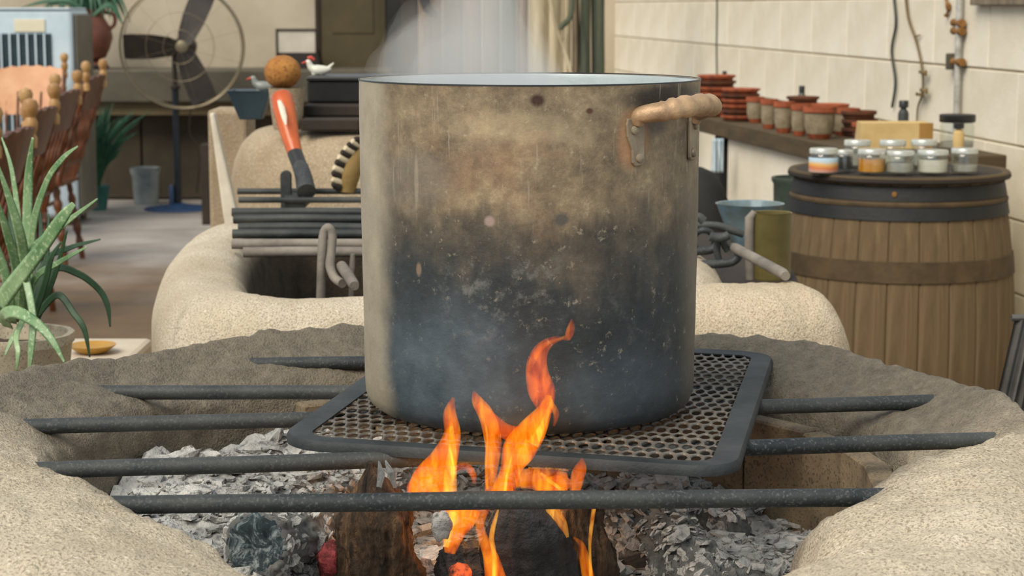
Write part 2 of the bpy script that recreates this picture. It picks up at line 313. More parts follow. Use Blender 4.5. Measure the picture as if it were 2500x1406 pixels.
M['handle'] = pm('scorched_brass', (126, 100, 74), (206, 172, 132), 26, 0.5, 0.4, 90, metal=0.3, bd=0.003)
M['bracket'] = pm('bracket_metal', (112, 102, 86), (166, 150, 124), 22, 0.5, 0.3, 90, metal=0.3, bd=0.003)

# ------------------------------------------------------------------ mesh helpers
class MB:
    def __init__(s): s.v = []; s.f = []
    def grid(s, rows, cu=False, cv=False, cap0=False, cap1=False):
        o = len(s.v); nr, nc = len(rows), len(rows[0])
        for r in rows: s.v.extend([V(p) for p in r])
        for i in range(nr if cu else nr - 1):
            for j in range(nc if cv else nc - 1):
                a = o + i * nc + j; b = o + i * nc + (j + 1) % nc
                c = o + ((i + 1) % nr) * nc + (j + 1) % nc; d = o + ((i + 1) % nr) * nc + j
                s.f.append((a, b, c, d))
        if cap0: s.f.append(tuple(o + j for j in reversed(range(nc))))
        if cap1: s.f.append(tuple(o + (nr - 1) * nc + j for j in range(nc)))
        return s
    def box(s, c, d, rot=None, taper=1.0):
        c = V(c); o = len(s.v); x, y, z = d[0] / 2, d[1] / 2, d[2] / 2
        for q in ((-1, -1, -1), (1, -1, -1), (1, 1, -1), (-1, 1, -1), (-1, -1, 1), (1, -1, 1), (1, 1, 1), (-1, 1, 1)):
            k = taper if q[2] < 0 else 1.0
            p = V((q[0] * x * k, q[1] * y * k, q[2] * z))
            s.v.append((rot @ p if rot else p) + c)
        for f in ((3, 2, 1, 0), (4, 5, 6, 7), (0, 1, 5, 4), (1, 2, 6, 5), (2, 3, 7, 6), (3, 0, 4, 7)):
            s.f.append(tuple(o + i for i in f))
        return s
    def tube(s, pts, rad, seg=10, cap=True, flat=1.0):
        pts = [V(p) for p in pts]; n = len(pts)
        if not isinstance(rad, (list, tuple)): rad = [rad] * n
        rows = []; ref = None
        for i in range(n):
            t = (pts[min(i + 1, n - 1)] - pts[max(i - 1, 0)]).normalized()
            if ref is None:
                ref = t.cross(V((0, 0, 1)));
                if ref.length < 0.05: ref = t.cross(V((0, 1, 0)))
            u = (ref - t * ref.dot(t)).normalized(); ref = u; w_ = t.cross(u)
            rows.append([pts[i] + (u * cos(2 * pi * k / seg) + w_ * sin(2 * pi * k / seg) * flat) * rad[i] for k in range(seg)])
        return s.grid(rows, cv=True, cap0=cap, cap1=cap)
    def lathe(s, prof, seg=32, c=(0, 0, 0), cap0=False, cap1=False):
        c = V(c)
        return s.grid([[c + V((r * cos(2 * pi * k / seg), r * sin(2 * pi * k / seg), z)) for k in range(seg)] for r, z in prof], cv=True, cap0=cap0, cap1=cap1)
    def jitter(s, a, sc, seed=0):
        for i, p in enumerate(s.v):
            q = p * sc + V((seed * 3.1, seed * 1.7, seed * 2.3))
            s.v[i] = p + V((noise.noise(q), noise.noise(q + V((31, 0, 0))), noise.noise(q + V((0, 57, 0))))) * a
        return s
    def mesh(s, name, mat, smooth=True, org=V((0, 0, 0))):
        me = bpy.data.meshes.new(name); me.from_pydata([tuple(p - org) for p in s.v], [], s.f)
        bm = bmesh.new(); bm.from_mesh(me); bmesh.ops.recalc_face_normals(bm, faces=bm.faces); bm.to_mesh(me); bm.free()
        me.materials.append(M[mat] if isinstance(mat, str) else mat)
        for p in me.polygons: p.use_smooth = smooth
        return me
    def build(s, name, mat, parent=None, smooth=True, bevel=0, world=False, autosm=True, label=None):
        org = V((0, 0, 0))
        if world:
            q = parent
            while q: org = org + q.location; q = q.parent
        me = s.mesh(name, mat, smooth, org); o = bpy.data.objects.new(name, me); C.objects.link(o)
        if parent: o.parent = parent
        if bevel:
            b = o.modifiers.new('bevel', 'BEVEL'); b.width = bevel; b.segments = 2; b.limit_method = 'ANGLE'; b.angle_limit = R(40)
        if smooth and autosm:
            try: me.set_sharp_from_angle(angle=R(42))
            except Exception: pass
        if label: o['label'] = label
        return o
def tag(o, label=None, cat=None, group=None, kind=None):
    for k, v_ in (('label', label), ('category', cat), ('group', group), ('kind', kind)):
        if v_: o[k] = v_
    return o
def thing(name, loc, label=None, cat=None, group=None, kind=None, rz=0):
    o = bpy.data.objects.new(name, None); C.objects.link(o); o.empty_display_size = 0.05
    o.location = loc; o.rotation_euler = (0, 0, rz); return tag(o, label, cat, group, kind)
def link(name, me, parent, loc=(0, 0, 0), rot=(0, 0, 0), scale=(1, 1, 1)):
    o = bpy.data.objects.new(name, me); C.objects.link(o); o.parent = parent
    o.location = loc; o.rotation_euler = rot; o.scale = scale; return o
def rect(name, x0, x1, y0, y1, z0, z1, mat, parent=None, bevel=0, world=False):
    return MB().box(((x0 + x1) / 2, (y0 + y1) / 2, (z0 + z1) / 2), (x1 - x0, y1 - y0, z1 - z0)).build(name, mat, parent, smooth=False, bevel=bevel, world=world)
def spline(pts, n):                       # Catmull-Rom through tuples of any length
    out = []; m_ = len(pts) - 1
    for k in range(n):
        t = k / (n - 1) * m_; i = min(int(t), m_ - 1); u = t - i
        p0, p1, p2, p3 = pts[max(i - 1, 0)], pts[i], pts[i + 1], pts[min(i + 2, m_)]
        out.append(tuple(0.5 * ((2 * b) + (-a + c) * u + (2 * a - 5 * b + 4 * c - d) * u * u + (-a + 3 * b - 3 * c + d) * u ** 3) for a, b, c, d in zip(p0, p1, p2, p3)))
    return out
def rough(mb, amps, keep=None):           # rough a surface with fractal noise along the outward direction kept in keep(p)
    for i, p in enumerate(mb.v):
        d = keep(p); s_ = sum(a * noise.noise(p * f + V((f, 2 * f, 0))) for a, f in amps)
        mb.v[i] = p + d * s_
    return mb

# ------------------------------------------------------------------ the setting
YB = 14.5
tag(MB().box((0, 7, -0.05), (12, 17, 0.1)).build('floor', 'floor', smooth=False), kind='structure')
def wallx(Y): return 1.25 + (10.5 - Y) * 0.119
wb = tag(MB().box((-2.3, YB + 0.1, 1.3), (6.6, 0.2, 2.6)).build('wall_back', 'wall_back', smooth=False), kind='structure')
# right wall: mortar backing plus single blocks
WA = V((wallx(3.2), 3.2, 0)); WBk = V((wallx(14.5), 14.5, 0)); WD = (WBk - WA).normalized(); WNm = V((-WD.y, WD.x, 0))  # WNm points into the room (-X)
wang = atan2(WD.y, WD.x)
wr = thing('wall_right', WA, kind='structure'); wr.rotation_euler = (0, 0, wang)
Lw = (WBk - WA).length
MB().box((Lw / 2, -0.0915, 1.3), (Lw, 0.19, 2.6)).build('mortar', 'joint', wr, smooth=False)
blk_me = {}
def block_mesh(l, h):
    k = (round(l, 3), round(h, 3))
    if k not in blk_me:
        mb = MB().box((0, 0, 0), (l, 0.06, h)); me = mb.mesh('block', 'wall', False)
        bm = bmesh.new(); bm.from_mesh(me); bmesh.ops.bevel(bm, geom=bm.edges[:], offset=0.003, segments=1, affect='EDGES'); bm.to_mesh(me); bm.free()
        blk_me[k] = me
    return blk_me[k]
BL = 0.575; zrow = 0.0; r_ = 0
sj = (V((wallx(9.4), 9.4, 0)) - WA).length
for z0, z1 in ((0.0, 0.18), (0.18, 0.43), (0.43, 0.68), (0.68, 0.93), (0.93, 1.18), (1.18, 1.43), (1.43, 1.68)):
    off = (sj if r_ % 2 == 0 else sj + BL / 2) % BL - BL
    s0 = off
    while s0 < Lw - 0.1:
        a, b = max(s0, 0.02), min(s0 + BL, Lw)
        if b - a > 0.1:
            link('block', block_mesh(b - a - 0.007, z1 - z0 - 0.007), wr, ((a + b) / 2, -0.021 + random.uniform(-0.0015, 0.0015), (z0 + z1) / 2))
        s0 += BL
    r_ += 1
MB().box((Lw / 2, -0.05, 2.14), (Lw, 0.1, 0.9)).build('upper_plaster', 'wall', wr, smooth=False)
def onwall(px, py, off=0.0):             # point of the right wall's face seen at a pixel, off metres into the room
    d = ray(px, py); P0 = V((0, 0, CAMZ)); A = WA + WNm * (0.009 + off)
    t = (A - P0).dot(WNm) / d.dot(WNm); return P0 + d * t
# olive door and black strip standing in for a dark doorway gap
dr = thing('door_1', (at(862, 100, YB - 0.06).x, YB - 0.04, 0), kind='structure')
xl, xr = at(782, 100, YB - 0.06).x - dr.location.x, at(942, 100, YB - 0.06).x - dr.location.x
rect('door_leaf', xl, xr, -0.02, 0.03, 0.02, 2.2, 'olive', dr, bevel=0.004)
rect('door_trim', xl - 0.035, xl, -0.035, 0.03, 0, 2.25, 'dark_board', dr, bevel=0.004)
rect('door_panel', xl + 0.09, xr - 0.09, -0.026, -0.02, 1.2, 2.05, 'olive', dr, bevel=0.002)
x0, x1 = at(945, 100, YB - 0.2).x, at(990, 100, YB - 0.2).x
tag(rect('dark_gap_1', x0, x1, YB - 0.25, YB - 0.03, 0, 2.3, 'black', bevel=0.004), kind='structure')  # black strip in place of the dark gap beside the door

# ------------------------------------------------------------------ front hearth
HC = V((-0.02, 2.15, 0))
TAB = [(-180, .50, .155), (-165, .482, .17), (-145, .455, .235), (-125, .485, .29), (-110, .525, .31), (-90, .60, .30), (-75, .60, .30), (-60, .545, .30), (-47, .445, .30),
       (-24, .438, .22), (0, .478, .165), (30, .497, .145), (60, .497, .14), (90, .487, .145), (120, .495, .145), (150, .51, .15), (180, .50, .155)]
def ring_r(ph):
    ph = (ph + 180) % 360 - 180
    for (a, r0, w0), (b, r1, w1) in zip(TAB, TAB[1:]):
        if a <= ph <= b:
            u = (ph - a) / (b - a); u = u * u * (3 - 2 * u); return r0 + (r1 - r0) * u, w0 + (w1 - w0) * u
    return TAB[0][1], TAB[0][2]
PROF = [(-.10, .58), (-.06, .74), (-.03, .82), (.02, .862), (.14, .880), (.34, .893), (.54, .906), (.70, .921), (.83, .929), (.93, .914), (1.0, .88), (1.03, .78), (1.06, .55), (1.10, .25), (1.14, 0.0)]
PROF_F = [(-.10, .58), (-.06, .74), (-.03, .83), (.02, .876), (.10, .900), (.22, .917), (.38, .929), (.58, .936), (.78, .932), (.92, .914), (1.0, .87)] + PROF[11:]
prof = spline(PROF, 84); prof_f = spline(PROF_F, 84)
def ring_dz(ph):                          # the rim is uneven: highest at the back and the left
    c = lambda a, s_: math.exp(-(((ph - a + 180) % 360 - 180) / s_) ** 2)
    return 0.016 * c(90, 55) + 0.013 * c(165, 35) + 0.004 * c(20, 40) + 0.020 * c(-138, 32) + 0.010 * c(-35, 30)
def front_w(ph): return max(0.0, min(1.0, (math.cos(R(ph + 90)) + 0.15) / 0.45))
hearth = thing('clay_hearth', HC, 'rough tan clay fire ring in the foreground, its back rim grey', 'hearth')
mb = MB(); NSEG = 460; rows = []
for i in range(NSEG):
    ph = i / NSEG * 360 - 180; r0, wd = ring_r(ph); a = R(ph); row = []
    dz = ring_dz(ph)
    fw = front_w(ph)
    for (tb_, zb_), (tf_, zf_) in zip(prof, prof_f):
        t_ = tb_ + (tf_ - tb_) * fw; z_ = zb_ + (zf_ - zb_) * fw
        row.append(HC + V((cos(a) * (r0 + t_ * wd), sin(a) * (r0 + t_ * wd), z_ + dz * min(1, max(0, (z_ - .6) / .28)))))
    rows.append(row)
mb.grid(rows, cu=True)
def outw(p):
    q = p - HC; r = V((q.x, q.y, 0)); rr = r.length; r0, wd = ring_r(math.degrees(atan2(q.y, q.x))); t_ = (rr - r0) / wd
    k = min(1, max(0, (p.z - 0.78) / 0.12)); return (V((0, 0, 1)) * k + r.normalized() * (t_ - 0.5) * 1.4).normalized() if p.z > 0.02 else V((0, 0, 0))
rough(mb, [(0.016, 4.5), (0.008, 11), (0.006, 26), (0.0034, 60), (0.002, 120)], outw)
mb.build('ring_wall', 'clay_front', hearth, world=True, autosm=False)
mb = MB().lathe([(0.0, 0.60), (0.66, 0.60), (0.66, 0.0), (0, 0)], 48, HC); mb.build('hearth_floor', 'mortar', hearth, world=True)
# upright fire bricks lining the back of the pit
bw = 0.108; ph = -4.0
bme = MB().box((0, 0, 0), (0.03, bw - 0.005, 0.275)).mesh('brick', 'fire_brick', False)
bm = bmesh.new(); bm.from_mesh(bme); bmesh.ops.bevel(bm, geom=bm.edges[:], offset=0.003, segments=1, affect='EDGES'); bm.to_mesh(bme); bm.free()
while ph < 128:
    r0, wd = ring_r(ph); r0 -= 0.036
    link('brick', bme, hearth, (cos(R(ph)) * r0, sin(R(ph)) * r0, 0.735 + random.uniform(-.006, .004)), (0, 0, R(ph + random.uniform(-1.2, 1.2))))
    ph += math.degrees(bw / r0)
# grill bars resting across the ring
BZ = 0.9105
BARS = [((530, 891), (880, 886), 0.16, 'rearmost grey iron bar across the front fire ring, behind the pot'),
        ((180, 958), (860, 958), 0.30, 'second iron bar from the back across the front fire ring, half under the mesh'),
        ((60, 1042), (2275, 981), None, 'middle iron bar across the front fire ring, running under the mesh plate'),
        ((90, 1149), (2325, 1077), None, 'second iron bar from the camera, just behind the brown split log'),
        ((200, 1232), (2200, 1213), None, 'nearest iron bar, crossing in front of the flames')]
for (a, b, xe, lb) in BARS:
    A, B = atz(*a, BZ), atz(*b, BZ)
    D = (B - A).normalized()
    L0 = A - D * 0.05
    t_ = (xe - L0.x) / D.x if xe else None
    Rr = L0 + D * t_ if t_ else B + D * 0.05
    n_ = 40; pts = [L0.lerp(Rr, k / n_) + V((0, noise.noise(V((k * .15, L0.y * 9, 0))) * .002, noise.noise(V((k * .13, 4, L0.y * 9))) * .0012)) for k in range(n_ + 1)]
    o = MB().tube(pts, 0.0094, 16).build('grill_bar', 'iron'); tag(o, lb, 'grill bar', 'bars across the front fire ring')

# ash bed
def ash_h(x, y):
    q = V((x, y, 0)); b = 0.744 + 0.069 * max(0, min(1, (-x + 0.12) / 0.40)) + 0.02 * max(0, y) - 0.02 * max(0, -y)
    return b + 0.030 * noise.noise(q * 7 + V((3, 0, 0))) + 0.018 * abs(noise.noise(q * 20)) + 0.010 * noise.noise(q * 45) + 0.005 * noise.noise(q * 110)
mb = MB(); rows = []
for i in range(110):
    rr = i / 109
    rows.append([HC + V((cos(a) * rr * (ring_r(math.degrees(a))[0] - 0.02), sin(a) * rr * (ring_r(math.degrees(a))[0] - 0.02), 0)) for a in [2 * pi * k / 240 for k in range(240)]])
mb.grid(rows, cv=True)
for i, p in enumerate(mb.v): mb.v[i] = V((p.x, p.y, ash_h(p.x - HC.x, p.y - HC.y)))
tag(mb.build('ash_bed', 'ash', autosm=False), 'pale grey bed of wood ash filling the fire pit', 'ash', kind='stuff')
# logs
ASHPTS = []
def log(name, A, B, r0, r1, mat, label, seed, flat=1.0, amp=0.35, tip=False, lit=None, end=None):
    A, B = V(A), V(B); root = thing(name, A, label, 'log'); n_ = 90; seg = 72; rows = []; hf = .55 if mat == 'ashlog' else .30
    t = (B - A).normalized(); u = t.cross(V((0, 1, 0))).normalized(); w_ = t.cross(u)
    for i in range(n_):
        f = i / (n_ - 1); c = A.lerp(B, f); r = r0 + (r1 - r0) * f
        if tip and f > 0.72: r *= max(0.10, 1 - ((f - 0.72) / 0.28) ** 1.3)
        if i == 0: r *= .9
        row = []
        for k in range(seg):
            a = 2 * pi * k / seg; q = V((cos(a) * 1.6, sin(a) * 1.6, f * 3 + seed))
            rr = r * (1 + amp * noise.noise(q) + amp * 0.45 * noise.noise(V((cos(a) * 6, sin(a) * 6, f * 5 + seed))) + amp * hf * (abs(noise.noise(V((cos(a) * 5 + seed, sin(a) * 5, f * 9)))) - .2) + amp * hf * .6 * (abs(noise.noise(V((cos(a) * 13, sin(a) * 13, f * 20 + seed)))) - .2) + amp * .12 * noise.noise(V((cos(a) * 30, sin(a) * 30, f * 44 + seed))))
            row.append(c + u * cos(a) * rr + w_ * sin(a) * rr * flat)
        rows.append(row)
    m_ = MB().grid(rows, cv=True, cap0=True, cap1=True); m_.build('trunk', mat, root, world=True, autosm=False)
    if mat == 'ashlog': ASHPTS.extend((rows[random.randrange(2, n_ - 2)][random.randrange(seg)], A.lerp(B, .5)) for _ in range(420))
    return root
L = log('split_log', at(955, 1560, 1.99), at(903, 1128, 1.945), 0.050, 0.036, 'bark', 'brown bark-covered split log standing left of the flames', 3, 0.8, 0.42, tip=True)
MB().tube([at(925, 1190, 1.915), at(931, 1160, 1.92), at(925, 1126, 1.93)], [.003, .0045, .001], 6).build('splinter', 'ashlog', L, world=True)
MB().tube([at(965, 1190, 1.92), at(955, 1155, 1.92), at(941, 1124, 1.93)], [.002, .0045, .001], 6).build('splinter', 'ashlog', L, world=True)
log('charred_log', at(1340, 1560, 2.02), at(1262, 1190, 1.93), 0.052, 0.04, 'coal', 'black charred log in the middle of the fire', 9, 0.8, 0.28, tip=True)
L = log('ashy_log', at(622, 1330, 1.90), at(850, 1262, 2.20), 0.033, 0.040, 'ashlog', 'ash-coated round log whose cracked end faces the camera', 5, 1.0, 0.2)
rows = []
e0, e1 = at(622, 1330, 1.90), at(850, 1262, 2.20); t = (e1 - e0).normalized(); u = t.cross(V((0, 0, 1))).normalized(); w_ = t.cross(u)
mb = MB()
for i, (r, d) in enumerate([(0.003, .004), (.010, .0035), (.018, .003), (.025, .002), (.030, .0), (.033, -.004)]):
    rows.append([e0 + (u * cos(a) + w_ * sin(a)) * r * (1 + .15 * noise.noise(V((cos(a) * 2, sin(a) * 2, 4)))) - t * (d + .003 * noise.noise(V((cos(a) * 3, sin(a) * 3, r * 60)))) for a in [2 * pi * k / 30 for k in range(30)]])
mb.grid(rows, cv=True, cap0=True); mb.build('log_end', 'log_end', L, world=True, label='dark charred end grain')
log('ash_chunk', at(1760, 1500, 2.05), at(1600, 1272, 2.16), 0.045, 0.028, 'ashlog', 'large grey ash-covered log lying right of the fire, nearest the camera', 14, 0.75, 0.45)
log('ash_chunk', at(1520, 1400, 2.20), at(1490, 1262, 2.26), 0.045, 0.04, 'ashlog', 'rounded grey ash chunk directly behind the thin right flame', 21, 0.8, 0.4)
log('ash_chunk', at(1800, 1330, 2.32), at(1650, 1285, 2.38), 0.035, 0.03, 'ashlog', 'smaller grey ash chunk farther back, beside the brick lining', 28, 0.9, 0.45)
log('ash_chunk', at(700, 1440, 1.98), at(850, 1395, 2.02), 0.026, 0.022, 'ashlog', 'flat ash-white chunk at the front left of the pit', 33, 0.7, 0.45)
log('charred_log', at(1155, 1480, 1.96), at(1118, 1338, 2.0), 0.030, 0.022, 'coal', 'short charred stub glowing red at its core, left of the black log', 41, 0.9, 0.4)
log('burning_log', at(1460, 1520, 2.06), at(1400, 1225, 2.04), 0.036, 0.026, 'bark', 'pinkish brown burning log right of the black log', 47, 0.8, 0.35)
def lump(name, c, r, mat, label, cat, seed, sq=(1, 1, 1)):
    mb = MB(); rows = []
    for i in range(15):
        th = pi * i / 14
        rows.append([V(c) + V((sin(th) * cos(a) * sq[0], sin(th) * sin(a) * sq[1], cos(th) * sq[2])) * r * (1 + .3 * noise.noise(V((sin(th) * cos(a) * 2, sin(th) * sin(a) * 2, cos(th) * 2 + seed)))) for a in [2 * pi * k / 20 for k in range(20)]])
    mb.grid(rows, cv=True); return tag(mb.build(name, mat, autosm=False), label, cat)
lump('ember', at(806, 1370, 1.97), 0.0165, 'ember', 'dull red ember at the foot of the brown split log', 'ember', 2, (0.8, .8, 1.3))
lump('ember', at(1124, 1404, 1.925), 0.012, 'hot_ember', 'bright red glowing ember under the left flame', 'ember', 6, (1, .8, 1.1))
lump('ash_flake', at(1078, 1285, 1.915), 0.011, 'ash', 'white curled ash flake below the nearest bar, left of the flame', 'ash', 11, (1, .5, 1.4))

mb = MB()
for k in range(6500 + len(ASHPTS)):
    a = random.uniform(0, 2 * pi); rr = sqrt(random.random()) * 0.46; x, y = cos(a) * rr, sin(a) * rr
    s_ = random.uniform(0.003, 0.011) * (2.0 if random.random() < 0.10 else 1)
    c = HC + V((x, y, ash_h(x, y) + s_ * 0.25)); rot = Matrix.Rotation(random.uniform(0, pi), 3, 'Z') @ Matrix.Rotation(random.uniform(-.9, .9), 3, 'X')
    if k >= 6500:
        p_, m_ = ASHPTS[k - 6500]; s_ *= .62; c = p_ + (p_ - m_).normalized() * s_ * .1; rot = (p_ - m_).to_track_quat('Z', 'X').to_matrix() @ rot
    o0 = len(mb.v); nn = 6
    for e_ in (0, 1):
        for j in range(nn):
            rad = s_ * random.uniform(0.55, 1.1); mb.v.append(c + rot @ V((cos(2 * pi * j / nn) * rad * 1.35, sin(2 * pi * j / nn) * rad * 0.8, (e_ - .5) * s_ * 0.4)))
    mb.f.append(tuple(o0 + j for j in reversed(range(nn)))); mb.f.append(tuple(o0 + nn + j for j in range(nn)))
    for j in range(nn): mb.f.append((o0 + j, o0 + (j + 1) % nn, o0 + nn + (j + 1) % nn, o0 + nn + j))
tag(mb.build('ash_flakes', 'ash', smooth=False), 'curled light grey flakes scattered on the ash', 'ash', kind='stuff')

# flames
fire = thing('fire', atz(1240, 1300, 0.74), 'orange flames licking up past the mesh to the front of the pot', 'fire')
def tongue(path, mat='flame', Y=1.93, th=0.6, name='flame_tongue'):
    n_ = max(14, 6 * len(path)); P = spline([tuple(p) if len(p) == 4 else (*p, Y) for p in path], n_); rows = []; seg = 18
    for i, (x, y, wd, Y_) in enumerate(P):
        a = P[max(i - 1, 0)]; b = P[min(i + 1, n_ - 1)]; tx, tz = b[0] - a[0], -(b[1] - a[1]); l = sqrt(tx * tx + tz * tz) or 1
        nx, nz = -tz / l, tx / l; c = at(x, y, Y_); wm = max(wd, 0.8) * pxm(Y_); dm = min(wm * th, 0.0125)
        rows.append([c + V((nx, 0, nz)) * wm * cos(k) * 1.0 + V((0, 1, 0)) * dm * sin(k) for k in [2 * pi * j / seg for j in range(seg)]])
    MB().grid(rows, cv=True, cap0=True, cap1=True).build(name, mat, fire, world=True, autosm=False)
tongue([(1050, 1215, 56), (1056, 1175, 54), (1084, 1120, 36), (1104, 1060, 22), (1098, 1010, 17), (1107, 970, 4)])
tongue([(1018, 1215, 16), (1012, 1190, 20), (1030, 1165, 14), (1050, 1140, 4)], 'flame_soft', 1.94)
tongue([(1098, 1215, 18), (1100, 1150, 16), (1104, 1090, 10), (1102, 1040, 5)], 'flame_core', 1.925, .4)
tongue([(1106, 1160, 5), (1118, 1142, 9), (1140, 1140, 10), (1155, 1158, 9), (1158, 1180, 4)], 'flame_soft')
tongue([(1196, 1210, 14), (1200, 1140, 17), (1204, 1080, 22), (1190, 1020, 21), (1166, 980, 15), (1156, 954, 3)])
tongue([(1190, 1195, 4), (1186, 1130, 3.5), (1190, 1070, 3), (1180, 1015, 2)], 'flame_core', 1.922, .8)
tongue([(1168, 985, 8), (1195, 1018, 16), (1232, 1052, 20), (1275, 1062, 22), (1305, 1050, 10)], 'flame_soft')
tongue([(1226, 1215, 34), (1246, 1150, 27), (1266, 1100, 42), (1300, 1050, 36), (1330, 1000, 19), (1340, 965, 8)])
tongue([(1232, 1205, 4), (1240, 1150, 3.5), (1255, 1100, 3), (1268, 1075, 2)], 'flame_core', 1.922, .8)
tongue([(1300, 1085, 16), (1322, 1045, 9), (1338, 1005, 6), (1348, 975, 3)], 'flame_core', 1.925, .5)
tongue([(1352, 1040, 3), (1358, 1010, 8), (1346, 985, 7), (1338, 960, 3)])
tongue([(1335, 1010, 16), (1324, 960, 34), (1312, 915, 30), (1312, 880, 25), (1325, 850, 18), (1348, 832, 11), (1370, 826, 6)], 'flame_soft', 1.935, .35)
tongue([(1292, 905, 4), (1300, 880, 9), (1314, 856, 8), (1340, 836, 5), (1370, 826, 4), (1386, 822, 10), (1394, 800, 10), (1396, 778, 2)], 'flame', 1.93, .5)
tongue([(1258, 1172, 22), (1290, 1168, 27), (1330, 1172, 30), (1366, 1175, 28), (1388, 1172, 20), (1392, 1170, 3)], 'flame', 1.93, .4)
tongue([(1345, 1215, 40), (1345, 1190, 42), (1340, 1165, 30)], 'flame', 1.935, .3)
tongue([(1385, 1205, 4), (1350, 1180, 5), (1320, 1155, 4)], 'flame_core', 1.92, .8)
tongue([(1290, 1142, 3), (1330, 1143, 3), (1388, 1148, 3)], 'flame_core', 1.925, .8)
tongue([(1402, 1205, 13), (1410, 1165, 18), (1418, 1140, 15), (1422, 1118, 3)])
tongue([(1098, 1350, 14), (1108, 1300, 30), (1122, 1262, 44), (1130, 1235, 48)], 'flame', 1.925)
tongue([(1088, 1335, 8), (1100, 1290, 10), (1105, 1250, 10)], 'flame_core', 1.92, .4)
tongue([(1212, 1425, 30), (1198, 1360, 20), (1178, 1310, 13), (1172, 1275, 12), (1186, 1240, 12)], 'flame', 1.92)
tongue([(1208, 1420, 8), (1206, 1350, 6), (1200, 1310, 7), (1210, 1265, 5), (1218, 1238, 2)], 'flame_core', 1.915, .7)
tongue([(1385, 1312, 5), (1372, 1280, 14), (1352, 1250, 17), (1345, 1235, 16)], 'flame_core', 1.94, .25)
tongue([(1440, 1425, 17), (1428, 1370, 14), (1420, 1330, 8), (1400, 1312, 3)], 'flame', 1.93, .4)
tongue([(1444, 1425, 6), (1440, 1350, 4), (1442, 1300, 5), (1450, 1240, 6)], 'flame_core', 1.925, .6)
fl = bpy.data.lights.new('fire_glow', 'POINT'); flo = bpy.data.objects.new('fire_glow', fl); C.objects.link(flo); flo.parent = fire
fl.energy = 0.7; fl.color = (1.0, 0.42, 0.12); fl.shadow_soft_size = 0.05; flo.location = at(1235, 1240, 2.0) - fire.location

# ------------------------------------------------------------------ mesh plate
PZ = 0.9215
tc = [atz(668, 1082, PZ), atz(1800, 1158, PZ), atz(1893, 868, PZ)]; tc.append(tc[0] + tc[2] - tc[1])
cen = sum(tc, V((0, 0, 0))) / 4
plate = thing('mesh_plate', (cen.x, cen.y, PZ), 'expanded metal mesh plate with a solid rim lying on the bars under the pot', 'grill plate')
ex, ey = (tc[1] - tc[0]), (tc[2] - tc[1]); lx, ly = ex.length, ey.length; ex.normalize(); ey.normalize()
def rrect(hx, hy, rc, n_=14):
    out = []
    for sx, sy, a0 in ((1, -1, -90), (1, 1, 0), (-1, 1, 90), (-1, -1, 180)):
        for k in range(n_):
            a = R(a0 + 90 * k / (n_ - 1)); out.append((sx * (hx - rc) + rc * cos(a), sy * (hy - rc) + rc * sin(a)))
    return out
def PL(x, y, z): return cen + ex * x + ey * y + V((0, 0, z - 0.0)) * 1.0
rows = []
for ins, dz in ((0.030, .0015), (0.012, .004), (0.003, .003), (0.0, -.002), (0.0005, -.0085), (0.004, -.0085), (0.006, -.001), (0.014, .001), (0.030, -.0005)):
    rows.append([PL(x, y, dz + .0025 + .0012 * noise.noise(V((x * 9, y * 9, 0)))) for x, y in rrect(lx / 2 - ins, ly / 2 - ins, 0.055 - ins)])
MB().grid(rows, cu=True, cv=True).build('rim', 'rim_metal', plate, world=True)
hx, hy = lx / 2 - 0.026, ly / 2 - 0.026; cwx, cwy = 0.0150, 0.0340
mb = MB(); vid = {}
def vk(x, y, z):
    k = (round(x * 20000), round(y * 20000))
    if k not in vid: vid[k] = len(mb.v); mb.v.append(PL(x, y, z + .0018))
    return vid[k]
j = 0; y = -hy
while y < hy:
    x = -hx + (cwx / 2 if j % 2 else 0)
    while x < hx:
        dxx, dyy = max(0, abs(x) - (hx - .03)), max(0, abs(y) - (hy - .03))
        if sqrt(dxx * dxx + dyy * dyy) < .034:
            hexo = [(0, -2 / 3), (.5, -1 / 3), (.5, 1 / 3), (0, 2 / 3), (-.5, 1 / 3), (-.5, -1 / 3)]
            o12 = []
            for a, b in zip(hexo, hexo[1:] + hexo[:1]): o12 += [a, ((a[0] + b[0]) / 2, (a[1] + b[1]) / 2)]
            out_ = [vk(x + a * cwx, y + b * cwy * .75, 0.0012 * sin(x * 800 + j * 2.1)) for a, b in o12]
            inn = []
            for a, b in o12:
                l = sqrt((a * cwx) ** 2 + (b * cwy * .75) ** 2); ang = atan2(b * cwy * .75, a * cwx)
                mb.v.append(PL(x + cos(ang) * cwx * .415, y + sin(ang) * cwy * .40, .0006)); inn.append(len(mb.v) - 1)
            for k in range(12): mb.f.append((out_[k], out_[(k + 1) % 12], inn[(k + 1) % 12], inn[k]))
        x += cwx
    y += cwy * .75 * 1.0 * (4 / 3) * .75; j += 1
o = mb.build('mesh_sheet', 'mesh_metal', plate, world=True, autosm=False)
sm = o.modifiers.new('thick', 'SOLIDIFY'); sm.thickness = 0.0022; sm.offset = 0

